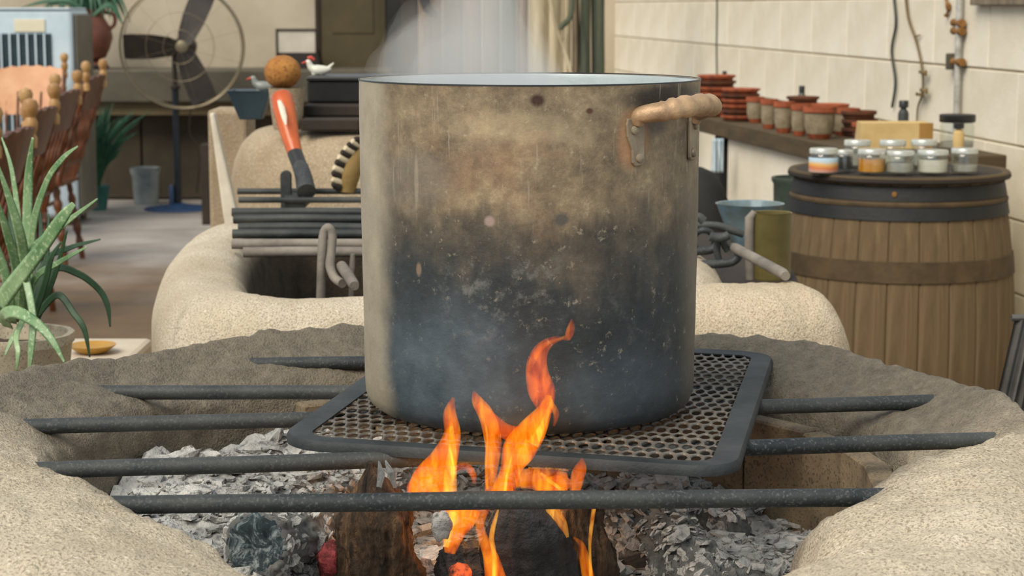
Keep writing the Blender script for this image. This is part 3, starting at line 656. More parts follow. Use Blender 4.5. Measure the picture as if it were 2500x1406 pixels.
# ------------------------------------------------------------------ stock pot
PR = 0.2; PC = at(1293, 192, 2.27); zt = PC.z; zb = 0.9262; PH = zt - zb
pot = thing('stock_pot', (PC.x, PC.y, zb), 'tall soot-blackened aluminium stock pot standing on the mesh plate', 'cooking pot')
pr = [(0.0, 0.0), (0.12, 0.0), (0.168, 0.0008), (0.182, 0.004), (0.191, 0.011), (0.1955, 0.022), (0.1968, 0.04)]
pr += [(0.1968 + 0.0032 * k / 30, 0.04 + (PH - 0.043) * k / 30) for k in range(1, 31)]
pr += [(0.2003, PH - 0.001), (0.1995, PH), (0.1985, PH - .001)]
mb = MB().lathe(pr, 128)
rough(mb, [(0.0010, 7), (0.0005, 22)], lambda p: V((p.x, p.y, 0)).normalized() if p.length > .01 else V((0, 0, 0)))
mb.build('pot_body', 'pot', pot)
MB().lathe([(0.1985, PH - .001), (0.1972, PH - .006), (0.1945, 0.03), (0.18, 0.008), (0.0, 0.006)], 128).build('pot_lining', 'pot_in', pot, label='pale bluish inner wall of the pot')
def az(deg, r, z): return V((sin(R(deg)) * r, -cos(R(deg)) * r, z))
MB().lathe([(0.1990, PH - .0006), (0.1991, PH + .0004), (0.1996, PH + .0008), (0.2004, PH + .0004), (0.20055, PH - .0010)], 128).build('rim_edge', 'black_plastic', pot, label='thin dark rolled edge')
hd = thing('handle', (0, 0, 0)); hd.parent = pot; hd['label'] = 'scorched ribbed lug handle riveted below the rim'
def zpx(py, Y): return at(1250, py, Y).z - zb
z1, z2, z3 = zpx(292, 2.11), zpx(405, 2.11), zpx(265, 2.05)
for a0, nm in ((34.8, 0), (66.5, 1)):
    mbp = MB()
    for rr_, zz_ in ((0.0012, 0), (0.0042, 1)): pass
    outl = [(-3.6, z1 + .002), (2.6, z1 + .001), (3.0, z1 - .006), (3.1, z2 + .004), (2.4, z2 + .0005), (-.6, z2), (-1.6, z2 + .004), (-1.8, z2 + .018), (-3.6, z1 - .018), (-4.0, z1 - .005)]
    sg = 1 if nm == 0 else -1
    lo = [az(a0 + sg * q, 0.1990, zz) for q, zz in outl]; hi = [az(a0 + sg * q, 0.2035, zz) for q, zz in outl]
    o0 = len(mbp.v); mbp.v += lo + hi; k_ = len(outl)
    mbp.f.append(tuple(range(k_))); mbp.f.append(tuple(k_ + i for i in range(k_)))
    for i in range(k_): mbp.f.append((i, (i + 1) % k_, k_ + (i + 1) % k_, k_ + i))
    bko = mbp.build('bracket', 'bracket', hd, smooth=False, bevel=0.0012)
    for q, zz in ((-1.0, z1 - .011), (1.0, z2 + .009)):
        c = az(a0 + sg * q, 0.2034, zz); d = az(a0 + sg * q, 1, 0)
        MB().tube([c, c + d * .0022, c + d * .0034], [.0052, .0050, .003], 16).build('rivet', 'bracket', hd)
am = 51.5; outd = az(am, 1, 0); zg = zpx(268, 2.05)
A1, B1 = az(35.0, .2025, z1 - .001), az(66.0, .2025, z1 - .001)
A2, B2 = az(35.0, .2025, 0), az(66.0, .2025, 0)
gpts = spline([tuple(A1 + V((0, 0, -.004))), tuple(A1 + outd * .004 + V((0, 0, .006))), tuple(V((A2.x, A2.y, zg - .004)) + outd * .026 + (B2 - A2) * .10), tuple(V((A2.x, A2.y, zg)) + outd * .036 + (B2 - A2) * .3),
               tuple(V((A2.x, A2.y, zg + .001)) + outd * .038 + (B2 - A2) * .7), tuple(V((B2.x, B2.y, zg - .002)) + outd * .028 - (B2 - A2) * .06), tuple(B1 + outd * .006 + V((0, 0, .004))), tuple(B1 + V((0, 0, -.006)))], 60)
grad = [0.0112 * (0.62 + 0.38 * sin(pi * k / 59)) + (0.0011 * sin(k * 1.25) if 16 < k < 44 else 0) for k in range(60)]
MB().tube(gpts, grad, 16, flat=1.1).build('grip', 'handle', hd)

# steam over the pot
st = []
for z_, xl_, xr_, yr in ((-.030, 960, 1400, .14), (-.006, 905, 1420, .17), (.010, 900, 1400, .18), (.030, 926, 1370, .18), (.050, 955, 1345, .17), (.072, 1000, 1325, .15), (.10, 1055, 1310, .13), (.15, 1090, 1300, .11), (.22, 1120, 1290, .09), (.30, 1150, 1280, .06), (.36, 1190, 1240, .02)):
    xa, xb = (xl_ - CX) * pxm(2.28), (xr_ - CX) * pxm(2.28)
    st.append([V(((xa + xb) / 2 + cos(a) * (xb - xa) / 2, 2.28 + sin(a) * yr, zt + z_)) for a in [2 * pi * k / 40 for k in range(40)]])
sr = thing('steam', (0, 2.28, zt), 'white steam drifting up from the open stock pot', 'steam', kind='stuff')
for lay in range(3):
    fine = []; q = (1.0, .86, .70)[lay]
    for i in range(40):
        f = i / 39 * (len(st) - 1); k = min(int(f), len(st) - 2); u = f - k; row = [a.lerp(b, u) for a, b in zip(st[k], st[k + 1])]; c0_ = sum(row, V((0, 0, 0))) / len(row)
        fine.append([c0_ + (p - c0_) * q + V((0, 0, -.006 * lay)) for p in row])
    mb = MB().grid(fine, cv=True, cap0=True, cap1=True); mb.jitter(0.030, 9, lay).jitter(.012, 24, lay + 4)
    for i, p in enumerate(mb.v):                      # stay inside the pot's mouth below the rim
        if p.z < zt + .004:
            d = V((p.x - PC.x, p.y - PC.y)); l = d.length
            if l > .185: d = d / l * .185; mb.v[i] = V((PC.x + d.x, PC.y + d.y, p.z))
    mb.build('plume', 'steam', sr, world=True, autosm=False)

# ------------------------------------------------------------------ second hearth behind, with its bars
h2 = thing('clay_hearth', (-0.15, 3.75, 0), 'pale clay hearth behind the stock pot, holding a row of dark bars', 'hearth')
P2 = [(0.24, 3.24), (0.05, 3.15), (-0.15, 3.11), (-0.34, 3.11), (-0.475, 3.17), (-0.548, 3.42), (-0.60, 3.80), (-0.61, 4.10), (-0.56, 4.38), (-0.40, 4.50), (-0.1, 4.53), (0.16, 4.48), (0.29, 4.25), (0.31, 3.80), (0.30, 3.42), (0.24, 3.24)]
cl = spline(P2, 200)[:-1]
PR2 = spline([(-.100, 0), (-.101, .45), (-.101, .78), (-.092, .865), (-.062, .912), (-.02, .930), (.03, .926), (.062, .905), (.082, .855), (.088, .74), (.09, .55)], 46)
mb = MB(); rows = []; nl = len(cl)
for i in range(nl):
    a, b = V(cl[i - 1]), V(cl[(i + 1) % nl]); t = (b - a).normalized(); nrm = V((-t.y, t.x))  # loop runs clockwise seen from above
    cx_, cy_ = cl[i]; inw = V((-0.15, 3.78)) - V((cx_, cy_))
    if nrm.dot(inw) < 0: nrm = -nrm
    rows.append([V((cx_ + nrm.x * o_, cy_ + nrm.y * o_, z_)) for o_, z_ in PR2])
mb.grid(rows, cu=True)
rough(mb, [(0.010, 6), (0.005, 15), (0.0025, 38), (0.0015, 90)], lambda p: V((0.3, -0.4, 0.9)).normalized() if p.z > .05 else V((0, 0, 0)))
mb.build('ring_wall', 'clay_rear', h2, world=True, autosm=False)
# ledge running on to the right
cl = spline([(0.10, 3.165), (0.25, 3.19), (0.38, 3.225), (0.46, 3.25), (0.50, 3.262)], 60); rows = []
PR3 = spline([(-.108, 0), (-.108, .45), (-.106, .78), (-.097, .865), (-.066, .908), (-.02, .926), (.05, .928), (.10, .915), (.125, .88), (.13, .78), (.135, .45), (.14, 0)], 46)
for i, (x, y) in enumerate(cl):
    a, b = V(cl[max(i - 1, 0)]), V(cl[min(i + 1, 59)]); t = (b - a).normalized(); nrm = V((-t.y, t.x)); rows.append([V((x + nrm.x * o_, y + nrm.y * o_, z_)) for o_, z_ in PR3])
last = rows[-1]; t3 = V((t.x, t.y, 0)); cm = V((cl[-1][0], cl[-1][1], 0))
for k in range(1, 15):
    a = pi / 2 * k / 14; nr_ = []
    for p in last:
        q = p - cm; sc = cos(a); bul = 0.085 * sin(a) * (1.25 - 0.35 * (p.z / .93))
        nr_.append(cm + V((q.x * sc, q.y * sc, 0)) + t3 * bul * 1.0 + V((0, 0, p.z - max(0, p.z - .70) * (1 - cos(a)) * 0.75)))
    rows.append(nr_)
mb = MB().grid(rows); rough(mb, [(0.009, 6), (0.005, 15), (0.0025, 38), (0.0015, 90)], lambda p: V((0.3, -0.4, 0.9)).normalized() if p.z > .05 else V((0, 0, 0)))
mb.build('ledge', 'clay_pale', h2, world=True, autosm=False)
MB().lathe([(0, .62), (.40, .62), (.44, .0)], 40, (-0.15, 3.8, 0)).build('hearth_floor', 'soil', h2, world=True)
sb = MB(); q = [(.36, 3.385), (.51, 3.385), (.565, 3.7), (.63, 4.62), (.36, 4.62)]
sb.v = [V((x, y, 0)) for x, y in q] + [V((x, y, .86)) for x, y in q]; sb.f = [tuple(reversed(range(5))), tuple(range(5, 10))] + [(i, (i + 1) % 5, 5 + (i + 1) % 5, 5 + i) for i in range(5)]
sb.build('slab', 'dark_board', h2, smooth=False, bevel=.006, world=True)
bz = 0.9355
B2S = [(616, 594), (596, 566), (571, 568), (556, 582), (535, 570), (518, 566)]
ordn = ['nearest', 'second', 'third', 'fourth', 'fifth', 'farthest']
for k, (py, pxl) in enumerate(B2S):
    A = atz(pxl, py, bz + .004); n_ = 20; xe = 0.34
    pts = [V((A.x + (xe - A.x) * q / n_, A.y + 0.012 * noise.noise(V((q * .12, k, 0))), bz + .004 + .002 * noise.noise(V((q * .2, k, 5))))) for q in range(n_ + 1)]
    tag(MB().tube(pts, 0.0098, 14).build('grill_bar', 'iron_light' if k < 2 else 'iron_dark'), f'{ordn[k]} from the camera of the six stacked-looking bars on the hearth behind the pot', 'grill bar', 'bars on the rear hearth')
# rack with two thin bars and an upright lug
rk = thing('grill_rack', (-0.4, 4.56, 0.93), 'two thin dark rack bars with an upright lug on the rear hearth', 'rack')
for py, pl, Yk in ((488, 583, 4.50), (467, 580, 4.60)):
    A = at(pl, py, Yk); MB().tube([A, V((0.1, Yk, A.z))], 0.0072, 12).build('rack_bar', 'iron_dark', rk, world=True)
zl = at(700, 415, 4.55).z
lug = MB(); lx0, lx1 = at(686, 450, 4.55).x, at(713, 450, 4.55).x; c_ = (lx0 + lx1) / 2; hw = (lx1 - lx0) / 2
o2 = [(-hw, .925), (hw, .925)] + [(hw * cos(a), zl - hw + hw * sin(a)) for a in [pi * k / 12 for k in range(13)]]
lug.v = [V((c_ + x, 4.535, z)) for x, z in o2] + [V((c_ + x, 4.55, z)) for x, z in o2]; k_ = len(o2)
lug.f = [tuple(reversed(range(k_))), tuple(k_ + i for i in range(k_))] + [(i, (i + 1) % k_, k_ + (i + 1) % k_, k_ + i) for i in range(k_)]
lug.build('lug', 'iron_dark', rk, smooth=False, bevel=.002, world=True)
MB().box((at(725, 485, 4.55).x, 4.56, .945), (.05, .11, .03)).build('cross_block', 'iron_dark', rk, smooth=False, bevel=.004, world=True)
# bent iron hook and rods on the rear hearth
hk = spline([tuple(at(783, 735, 3.36)), tuple(at(784, 690, 3.36)), tuple(at(786, 620, 3.37)), tuple(at(790, 572, 3.38)), tuple(at(801, 556, 3.38)), tuple(at(811, 575, 3.38)), tuple(at(808, 620, 3.37)), tuple(at(806, 650, 3.35)), tuple(at(817, 678, 3.33)), tuple(at(836, 692, 3.30))], 50)
tag(MB().tube(hk, 0.0082, 12).build('iron_hook', 'iron_light'), 'ash-grey bent iron hook standing in front of the rear bars', 'hook')
tag(MB().tube([at(834, 650, 3.36), at(850, 672, 3.29), at(863, 694, 3.23), at(865, 698, 3.22)], [.0098, .0098, .0096, .008], 14).build('iron_stub', 'iron_light'), 'short thick iron stub lying against the hook beside the pot', 'rod')
tag(MB().tube([at(861, 620, 3.40), at(860, 645, 3.40), at(858, 668, 3.40), at(857, 730, 3.40)], [.004, .0052, .0045, .0045], 10).build('iron_pin', 'iron_light'), 'thin upright iron pin close to the left side of the pot', 'pin')
# cast iron grate and rod on the right ledge
tv = thing('iron_grate', (.42, 3.6, .86), 'curly grey iron grate on the ledge right of the pot', 'grate')
def path(pp, Y): return [at(x, y, Y) for x, y in pp]
for pp, Yk, r in (([(1640, 552), (1700, 550), (1752, 551), (1788, 563), (1815, 572)], 3.86, .0075), ([(1640, 616), (1700, 614), (1735, 610), (1750, 600)], 3.66, .008), ([(1640, 646), (1700, 646), (1770, 643), (1796, 634), (1806, 618)], 3.60, .0082),
                ([(1752, 590), (1750, 612), (1757, 640)], 3.62, .0068), ([(1733, 577), (1748, 581), (1764, 580), (1779, 574)], 3.60, .0085), ([(1690, 535), (1705, 530), (1718, 540)], 3.8, .009), ([(1764, 582), (1770, 600), (1778, 612)], 3.62, .007)):
    P_ = spline([tuple(q) for q in path(pp, Yk)], 24); MB().tube(P_, r, 12).build('scroll', 'iron', tv, world=True)
P_ = [at(1718 + 26 * cos(a), 588 + 26 * sin(a), 3.70 + .03 * sin(a)) for a in [2 * pi * k / 24 for k in range(24)]]
MB().tube(P_ + [P_[0]], .0062, 10, cap=False).build('ring', 'iron', tv, world=True)
tag(MB().tube([at(1790, 603, 3.62), at(1796, 606, 3.6), at(1912, 668, 3.32), at(1918, 674, 3.30)], [.008, .0098, .0098, .008], 14).build('iron_rod', 'iron_light'), 'pale iron rod slanting across the ledge towards the barrel', 'rod')
# olive tin with a wire-like side handle, pale blue glass bowl
T = at(1882, 640, 3.82); tn = thing('olive_tin', (T.x, T.y, .86), 'dull olive tin with dented rim standing behind the pale rod', 'tin')
th_ = at(1882, 518, 3.82).z - .86
MB().lathe([(0, .002), (.038, 0), (.0395, .004), (.039, th_ - .004), (.0405, th_), (.038, th_ - .001), (.037, .01), (0, .008)], 40).build('body', 'can', tn)
MB().tube([(-.042, -.012, .0), (-.045, -.012, .06), (-.045, -.012, th_ - .01), (-.036, -.014, th_ + .002)], [.009, .010, .010, .007], 10).build('side_strip', 'iron_light', tn, label='pale grey crimped seam')
T = at(1830, 540, 4.36); bo = thing('glass_bowl', (T.x, T.y, .86), 'pale blue glass bowl behind the olive tin', 'bowl')
bh = at(1830, 497, 4.36).z - .86
MB().lathe([(0, .004), (.035, 0), (.040, .006), (.058, bh * .5), (.077, bh), (.0785, bh + .001), (.074, bh), (.054, bh * .5), (.036, .010), (0, .009)], 44).build('bowl_wall', 'blue_glass', bo)
T = at(1735, 540, 5.5); sk = MB(); rows = []
for z_, r in ((0, .10), (.2, .115), (.5, .12), (.7, .115), (.82, .100), (.89, .080), (.93, .05), (.945, .012)):
    rows.append([V((T.x - .035 + cos(a) * r, 5.5 + sin(a) * r, z_)) for a in [2 * pi * k / 36 for k in range(36)]])
sk.grid(rows, cv=True, cap0=True, cap1=True).jitter(.012, 9)
so = thing('cloth_sack', (T.x - .035, 5.5, 0), 'black cloth sack standing behind the blue bowl', 'sack'); sk.build('sack_body', 'black', so, world=True)
MB().tube([(T.x - .035 + .03 * cos(a), 5.5 + .03 * sin(a), .925) for a in [2 * pi * k / 14 for k in range(15)]], .008, 8, cap=False).build('neck_tie', 'black_plastic', so, world=True)

# ------------------------------------------------------------------ clay oven at the back with things on top
OC = V((-0.35, 5.65, 0)); OT = 1.06
ov = MB(); pr_ = spline([(.52, 0), (.50, .3), (.485, .6), (.472, .85), (.455, .96), (.42, 1.025), (.36, 1.052), (.2, OT), (0.0, OT)], 50)
ov.lathe(pr_, 120, OC); rough(ov, [(.010, 5), (.004, 14), (.002, 40)], lambda p: V((p.x - OC.x, p.y - OC.y, 0)).normalized() if .05 < p.z < OT - .01 else V((0, 0, 0)))
ovr = thing('clay_oven', OC, 'round tan clay oven standing behind the rear hearth', 'oven'); ov.build('oven_body', 'clay_oven', ovr, world=True, autosm=False)
MB().lathe([(.30, OT - .004), (.31, OT + .004), (.33, OT + .004), (.34, OT - .008)], 60, OC).build('top_lip', 'clay_oven', ovr, world=True)
def X(px, Y): return (px - CX) * pxm(Y) * 1.0
MB().box((X(562, 6.0), 6.05, at(515, 268, 5.95).z / 2), (X(610, 6.0) - X(514, 6.0), .2, at(515, 268, 5.95).z)).build('side_wall', 'clay_oven', ovr, smooth=False, bevel=.012, world=True)
tag(rect('dark_plank', X(742, 5.35), .06, 5.27, 5.72, OT + .003, OT + .034, 'dark_board', bevel=.004), 'lower dark plank lying on top of the clay oven', 'plank')
tag(rect('dark_plank', X(748, 5.45), .05, 5.38, 5.76, OT + .036, OT + .066, 'dark_board', bevel=.004), 'upper dark plank lying on the oven, under the black box', 'plank')
db = thing('black_box', (-.3, 5.62, OT + .068), 'black box on the planks above the clay oven', 'box')
rect('box_body', X(752, 5.5), -.02, 5.5, 5.74, OT + .068, OT + .128, 'black', db, bevel=.006, world=True)
rect('box_lid', X(750, 5.5), -.015, 5.495, 5.745, OT + .1285, OT + .142, 'black_plastic', db, bevel=.004, world=True)
# clay cup, coconut ball
T = at(698, 290, 5.30); cu = thing('clay_cup', (T.x, 5.33, OT + .002), 'tan clay cup on the oven holding a fibrous brown ball', 'cup')
ch = at(698, 216, 5.33).z - OT
MB().lathe([(0, .002), (.036, 0), (.039, .008), (.046, ch * .6), (.0495, ch - .006), (.051, ch), (.048, ch), (.045, ch * .6), (.036, .012), (0, .01)], 40).build('cup_wall', 'clay_oven', cu)
mb = MB(); rows = []
for i in range(22):
    a0 = pi * i / 21; rows.append([V((sin(a0) * cos(a), sin(a0) * sin(a), cos(a0) * .92)) * .0505 * (1 + .05 * noise.noise(V((sin(a0) * cos(a) * 4, sin(a0) * sin(a) * 4, cos(a0) * 4)))) for a in [2 * pi * k / 32 for k in range(32)]])
mb.grid(rows, cv=True); o = mb.build('coconut', 'coconut', autosm=False); o.location = (at(690, 176, 5.33).x, 5.33, at(690, 176, 5.33).z)
tag(o, 'fibrous brown coconut resting in the clay cup', 'coconut')
# tool with an orange varnished handle
tl = thing('fire_tool', at(745, 460, 4.50), 'fire tool with a pale-marked orange handle leaning up from the rear rack', 'tool')
hp = [(688, 238), (693, 262), (702, 305), (712, 345), (722, 380)]
MB().tube([at(x, y, 4.72 - .10 * k / 4) for k, (x, y) in enumerate(hp)], [.026, .0275, .0245, .0205, .0175], 20).build('wooden_handle', 'orange_wood', tl, world=True)
MB().tube([at(x - 8, y, 4.70 - .1 * k / 4 - .0262 + .003 * k) for k, (x, y) in enumerate(((690, 246), (696, 262), (702, 285), (706, 305)))], [.005, .008, .007, .002], 10, flat=.4).build('pale_patch', 'white_patch', tl, world=True, label='pale patch near the top of the handle')  # pale patch laid on the front of the handle
MB().tube([at(720, 374, 4.625), at(728, 395, 4.60), at(735, 415, 4.58)], [.0185, .018, .0185], 20).build('ferrule', 'black_plastic', tl, world=True, label='black collar')
MB().tube([at(730, 402, 4.585), at(735, 410, 4.575), at(742, 435, 4.54), at(748, 468, 4.50)], [.014, .019, .0205, .023], 20).build('socket', 'iron', tl, world=True, label='grey metal socket')
# striped ornament
so = thing('carved_ornament', at(850, 460, 4.58), 'curved tan ornament with a dark and pale striped ridge, left of the pot', 'ornament')
op = [(845, 468, 22), (848, 440, 27), (856, 410, 28), (868, 380, 24), (884, 352, 18), (902, 335, 8)]
P_ = spline([(*tuple(at(x, y, 4.60)), r * pxm(4.6)) for x, y, r in op], 30)
MB().tube([p[:3] for p in P_], [p[3] for p in P_], 20).build('ornament_body', 'ornament', so, world=True)
ridge = spline([(812, 452), (812, 425), (820, 398), (834, 374), (850, 355), (866, 342)], 11)
for k, (x, y) in enumerate(ridge):
    a = at(x + 18, y + 5, 4.585); b = at(x, y - 3, 4.57)
    MB().tube([a, a.lerp(b, .6), b], [.011, .010, .006], 10).build('ridge_stripe', 'bone' if k % 2 else 'dark_board', so, world=True)
# blue bin with a grey bird, and a rooster ornament
T = at(600, 275, 5.80); bb = thing('plastic_bin', (T.x, 5.84, OT + .002), 'dark blue flared plastic bin on the left shoulder of the oven', 'bin')
bt = at(600, 224, 5.84).z - OT; xa, xb = at(553, 224, 5.84).x - T.x, at(655, 224, 5.84).x - T.x
rows = []
for z_, q in ((0, .52), (bt * .5, .76), (bt, 1.0), (bt + .004, 1.06), (bt + .004, .97), (bt * .5, .70), (.008, .5)):
    cxm = (xa + xb) / 2 + .012; rows.append([V((cxm + sx * (xb - xa) / 2 * q, sy * .07 * q, z_)) for sx, sy in ((-1, -1), (0, -1), (1, -1), (1, 0), (1, 1), (0, 1), (-1, 1), (-1, 0))])
MB().grid(rows, cv=True, cap0=True, cap1=True).build('bin_wall', 'blue_bin', bb, smooth=False, bevel=.003)
def bird(name, c, s, body, head, label, comb=False, flip=1):
    b = thing(name, c, label, 'figurine')
    P_ = spline([(-.040 * flip, 0, .018, .004), (-.025 * flip, 0, .014, .012), (0, 0, .013, .016), (.016 * flip, 0, .020, .011), (.022 * flip, 0, .030, .0085), (.026 * flip, 0, .037, .008), (.033 * flip, 0, .038, .003)], 24)
    MB().tube([V(p[:3]) * s for p in P_], [p[3] * s for p in P_], 14).build('body', body, b)
    MB().tube([V((.031 * flip, 0, .037)) * s, V((.046 * flip, 0, .033)) * s], [.0048 * s, .001], 10).build('beak', 'red', b, label='red beak')
    if comb: MB().tube([V((.008 * flip, 0, .043)) * s, V((.018 * flip, 0, .050)) * s, V((.028 * flip, 0, .048)) * s], [.004 * s, .006 * s, .004 * s], 10).build('comb', 'red', b, label='red comb')
    MB().tube([V((-.030 * flip, 0, .017)) * s, V((-.048 * flip, 0, .034)) * s], [.007 * s, .002 * s], 8).build('tail', head, b)
    MB().box((0, 0, .004 * s), (.03 * s, .02 * s, .008 * s)).build('base', body, b, smooth=False, bevel=.001)
bird('bird_figurine', (at(640, 222, 5.84).x, 5.84, OT + bt + .002), 1.05, 'grey_glaze', 'blue_bin', 'grey bird figurine with a red beak on the blue bin', flip=-1)
bird('rooster_figurine', (at(775, 200, 5.6).x, 5.6, OT + .1435), 1.0, 'white', 'white', 'white rooster figurine with a red comb on the black box', comb=True, flip=-1)
# pale tapered plank left of the oven
tp = MB(); A = at(512, 275, 5.0); zt2 = at(512, 275, 5.0).z
q = [(A.x, zt2), (A.x + .012, zt2), (A.x + .072, .86), (A.x + .27, 0.0), (A.x + .21, 0.0), (A.x + .034, .86)]
tp.v = [V((x, 4.99 + (zt2 - z) * -.10, z)) for x, z in q] + [V((x, 5.03 + (zt2 - z) * -.10, z)) for x, z in q]; k_ = 6
tp.f = [tuple(reversed(range(k_))), tuple(k_ + i for i in range(k_))] + [(i, (i + 1) % k_, k_ + (i + 1) % k_, k_ + i) for i in range(k_)]
tag(tp.build('tapered_plank', 'stone_light', smooth=False, bevel=.006), 'pale tapered plank leaning beside the clay oven', 'plank')

# ------------------------------------------------------------------ far left: counter, fan, cooler, jug
ct = thing('counter', (-2.4, 14.1, 0), 'long dark counter along the back wall behind the fan', 'counter')
xa, xb = X(120, 13.8), X(950, 13.8)
cz = at(500, 172, 13.75).z; cz2 = at(500, 250, 13.75).z; cz3 = at(500, 282, 13.8).z
rect('slab', xa, xb, 13.75, 14.46, cz2, cz, 'counter_slab', ct, bevel=.01, world=True)
rect('band', xa, xb, 13.82, 14.4, cz3, cz2 - .002, 'counter_band', ct, bevel=.006, world=True)
k = xa
while k < xb - .1:
    rect('front_panel', k + .006, min(k + .62, xb) - .006, 14.02, 14.4, 0.01, cz3 - .002, 'counter_front', ct, bevel=.008, world=True); k += .62
fn = thing('pedestal_fan', (at(435, 508, 13.35).x, 13.35, 0), 'tall pedestal fan with three dark blades and a blue base', 'fan')
MB().lathe([(0, .035), (.03, .045), (.07, .035), (.15, .024), (.225, .014), (.235, .006), (.235, 0), (0, 0)], 48).build('base', 'fan_base', fn)
HB = at(444, 114, 13.2) - fn.location; hbz = HB.z
MB().tube([(0, 0, .03), (0, 0, .45), (0, 0, .46), (0, 0, hbz - .28)], [.026, .026, .024, .024], 16).build('lower_pole', 'fan_pole', fn)
MB().tube([(0, 0, hbz - .28), (0, -.005, hbz - .05)], [.018, .018], 14).build('upper_pole', 'fan_black', fn)
MB().lathe([(.018, 0), (.034, .01), (.034, .03), (.018, .04)], 20, (0, 0, hbz - .30)).build('clamp', 'fan_black', fn)
MB().tube([(-.04, -.02, .04), (-.04, -.02, .16), (-.04, -.02, .175)], [.018, .018, .008], 12).build('foot_knob', 'fan_base', fn)
hx_ = HB.x; hy_ = HB.y
MB().tube([(hx_, hy_ + .03, hbz), (hx_, hy_ + .10, hbz), (hx_, hy_ + .22, hbz), (hx_, hy_ + .25, hbz)], [.05, .075, .07, .03], 24).build('motor', 'fan_black', fn)
MB().tube([(hx_, hy_ - .03, hbz), (hx_, hy_ - .022, hbz), (hx_, hy_ + .03, hbz)], [.02, .042, .046], 24).build('hub', 'chrome', fn)
for ang in (180, 66, -68):
    a = R(ang); d = V((cos(a), 0, sin(a))); p_ = V((-sin(a), 0, cos(a))); rows = []
    for f, wd in ((.03, .045), (.08, .066), (.2, .082), (.32, .086), (.385, .084), (.395, .078)):
        rows.append([V((hx_, hy_, hbz)) + d * f + p_ * wd * q + V((0, .03 * q + .006 * s_, 0)) for q, s_ in ((-1, -1), (-.5, -1), (0, -1), (.5, -1), (1, -1), (1, 1), (0, 1), (-1, 1))])
    MB().grid(rows, cv=True, cap0=True, cap1=True).build('blade', 'fan_black', fn)
RF = 150 * pxm(13.2)
for nm, dy, r, tr in (('front_ring', -.055, RF * .985, .004), ('outer_ring', 0, RF, .0075), ('back_ring', .08, RF * .985, .004), ('inner_ring', -.075, RF * .55, .002), ('inner_ring', -.085, RF * .27, .002)):
    MB().tube([(hx_ + r * cos(a), hy_ + dy, hbz + r * sin(a)) for a in [2 * pi * k / 64 for k in range(65)]], tr, 8, cap=False).build(nm, 'chrome', fn)
for k in range(12):
    a = 2 * pi * (k + .5) / 12; MB().tube([(hx_ + RF * f * cos(a), hy_ + dy, hbz + RF * f * sin(a)) for f, dy in ((.1, -.085), (.5, -.08), (.85, -.066), (1.0, -.01))], .0007, 4).build('cage_wire', 'chrome', fn)
MB().tube(spline([tuple(at(*q, 13.4) - fn.location) for q in ((452, 150), (466, 240), (462, 320), (478, 350), (488, 390), (480, 470))], 24), .006, 6).build('cord', 'fan_black', fn)
# evaporative cooler
xr_ = X(184, 12.3); ac = thing('air_cooler', (xr_ - .4, 12.55, 0), 'pale blue air cooler with dark louvred grille behind the chairs', 'air cooler')
ztp = at(90, 24, 12.3).z
rect('cabinet', -.42, .40, -.235, .25, .06, ztp, 'cooler', ac, bevel=.02)
rect('side_panel', .401, .425, -.20, .25, .07, ztp - .03, 'cooler_side', ac, bevel=.004)
rect('top_lip', -.41, .39, -.245, .24, ztp + .001, ztp + .012, 'cooler', ac, bevel=.004)
def gx(px): return X(px, 12.3) - ac.location.x
gz = lambda py: at(90, py, 12.3).z
rect('label_plate', gx(45), gx(119), -.243, -.236, gz(78), gz(47), 'plate', ac, bevel=.002)
for za, zb_ in ((82, 204), (222, 330)):
    gl, gr = gx(-40), gx(133)
    gro = rect('grille_recess', gl, gr, -.2385, -.236, gz(zb_), gz(za), 'louver', ac)
    nz = int((zb_ - za) / 7.6)
    for k in range(nz):
        zc = gz(za + (k + .5) * (zb_ - za) / nz); MB().box(((gl + gr) / 2, -.243, zc), (gr - gl, .010, .0085), Matrix.Rotation(R(35), 3, 'X')).build('louver', 'louver', gro, smooth=False)
    for px in (-30, -9, 12, 33, 54, 75, 96, 117): rect('grille_bar', gx(px) - .0055, gx(px) + .0055, -.253, -.246, gz(zb_), gz(za), 'cooler', gro)
for sx in (-.36, .34):
    for sy in (-.18, .18): MB().lathe([(.02, 0), (.025, .02), (.022, .06)], 10, (sx, sy, 0), cap0=True, cap1=True).build('foot', 'cooler_side', ac)
# terracotta jug with plant
JY = 14.1; jb = thing('clay_jug', (at(222, 140, JY).x, JY, cz), 'dark terracotta jug on the counter beside the air cooler', 'jug')
jz = lambda py: at(222, py, JY).z - cz; k_ = pxm(JY)
MB().lathe([(.0, .002), (.10, 0), (.11, .02), (.06, jz(146)), (36 * k_, jz(140)), (46 * k_, jz(118)), (54 * k_, jz(92)), (50 * k_, jz(68)), (38 * k_, jz(48)), (33 * k_, jz(40)), (38 * k_, jz(26)), (41 * k_, jz(22)), (36 * k_, jz(22)), (30 * k_, jz(42)), (30 * k_, jz(90)), (0, jz(110))], 44).build('jug_body', 'jug', jb)
MB().lathe([(.115, 0), (.13, .012), (.12, .03), (.09, .034)], 32).build('stand', 'black', jb)
for sx in (-1, 1): MB().tube(spline([(sx * 36 * k_, 0, jz(30)), (sx * 58 * k_, 0, jz(36)), (sx * 60 * k_, 0, jz(58)), (sx * 46 * k_, 0, jz(72))], 14), .014, 10).build('jug_handle', 'jug', jb)
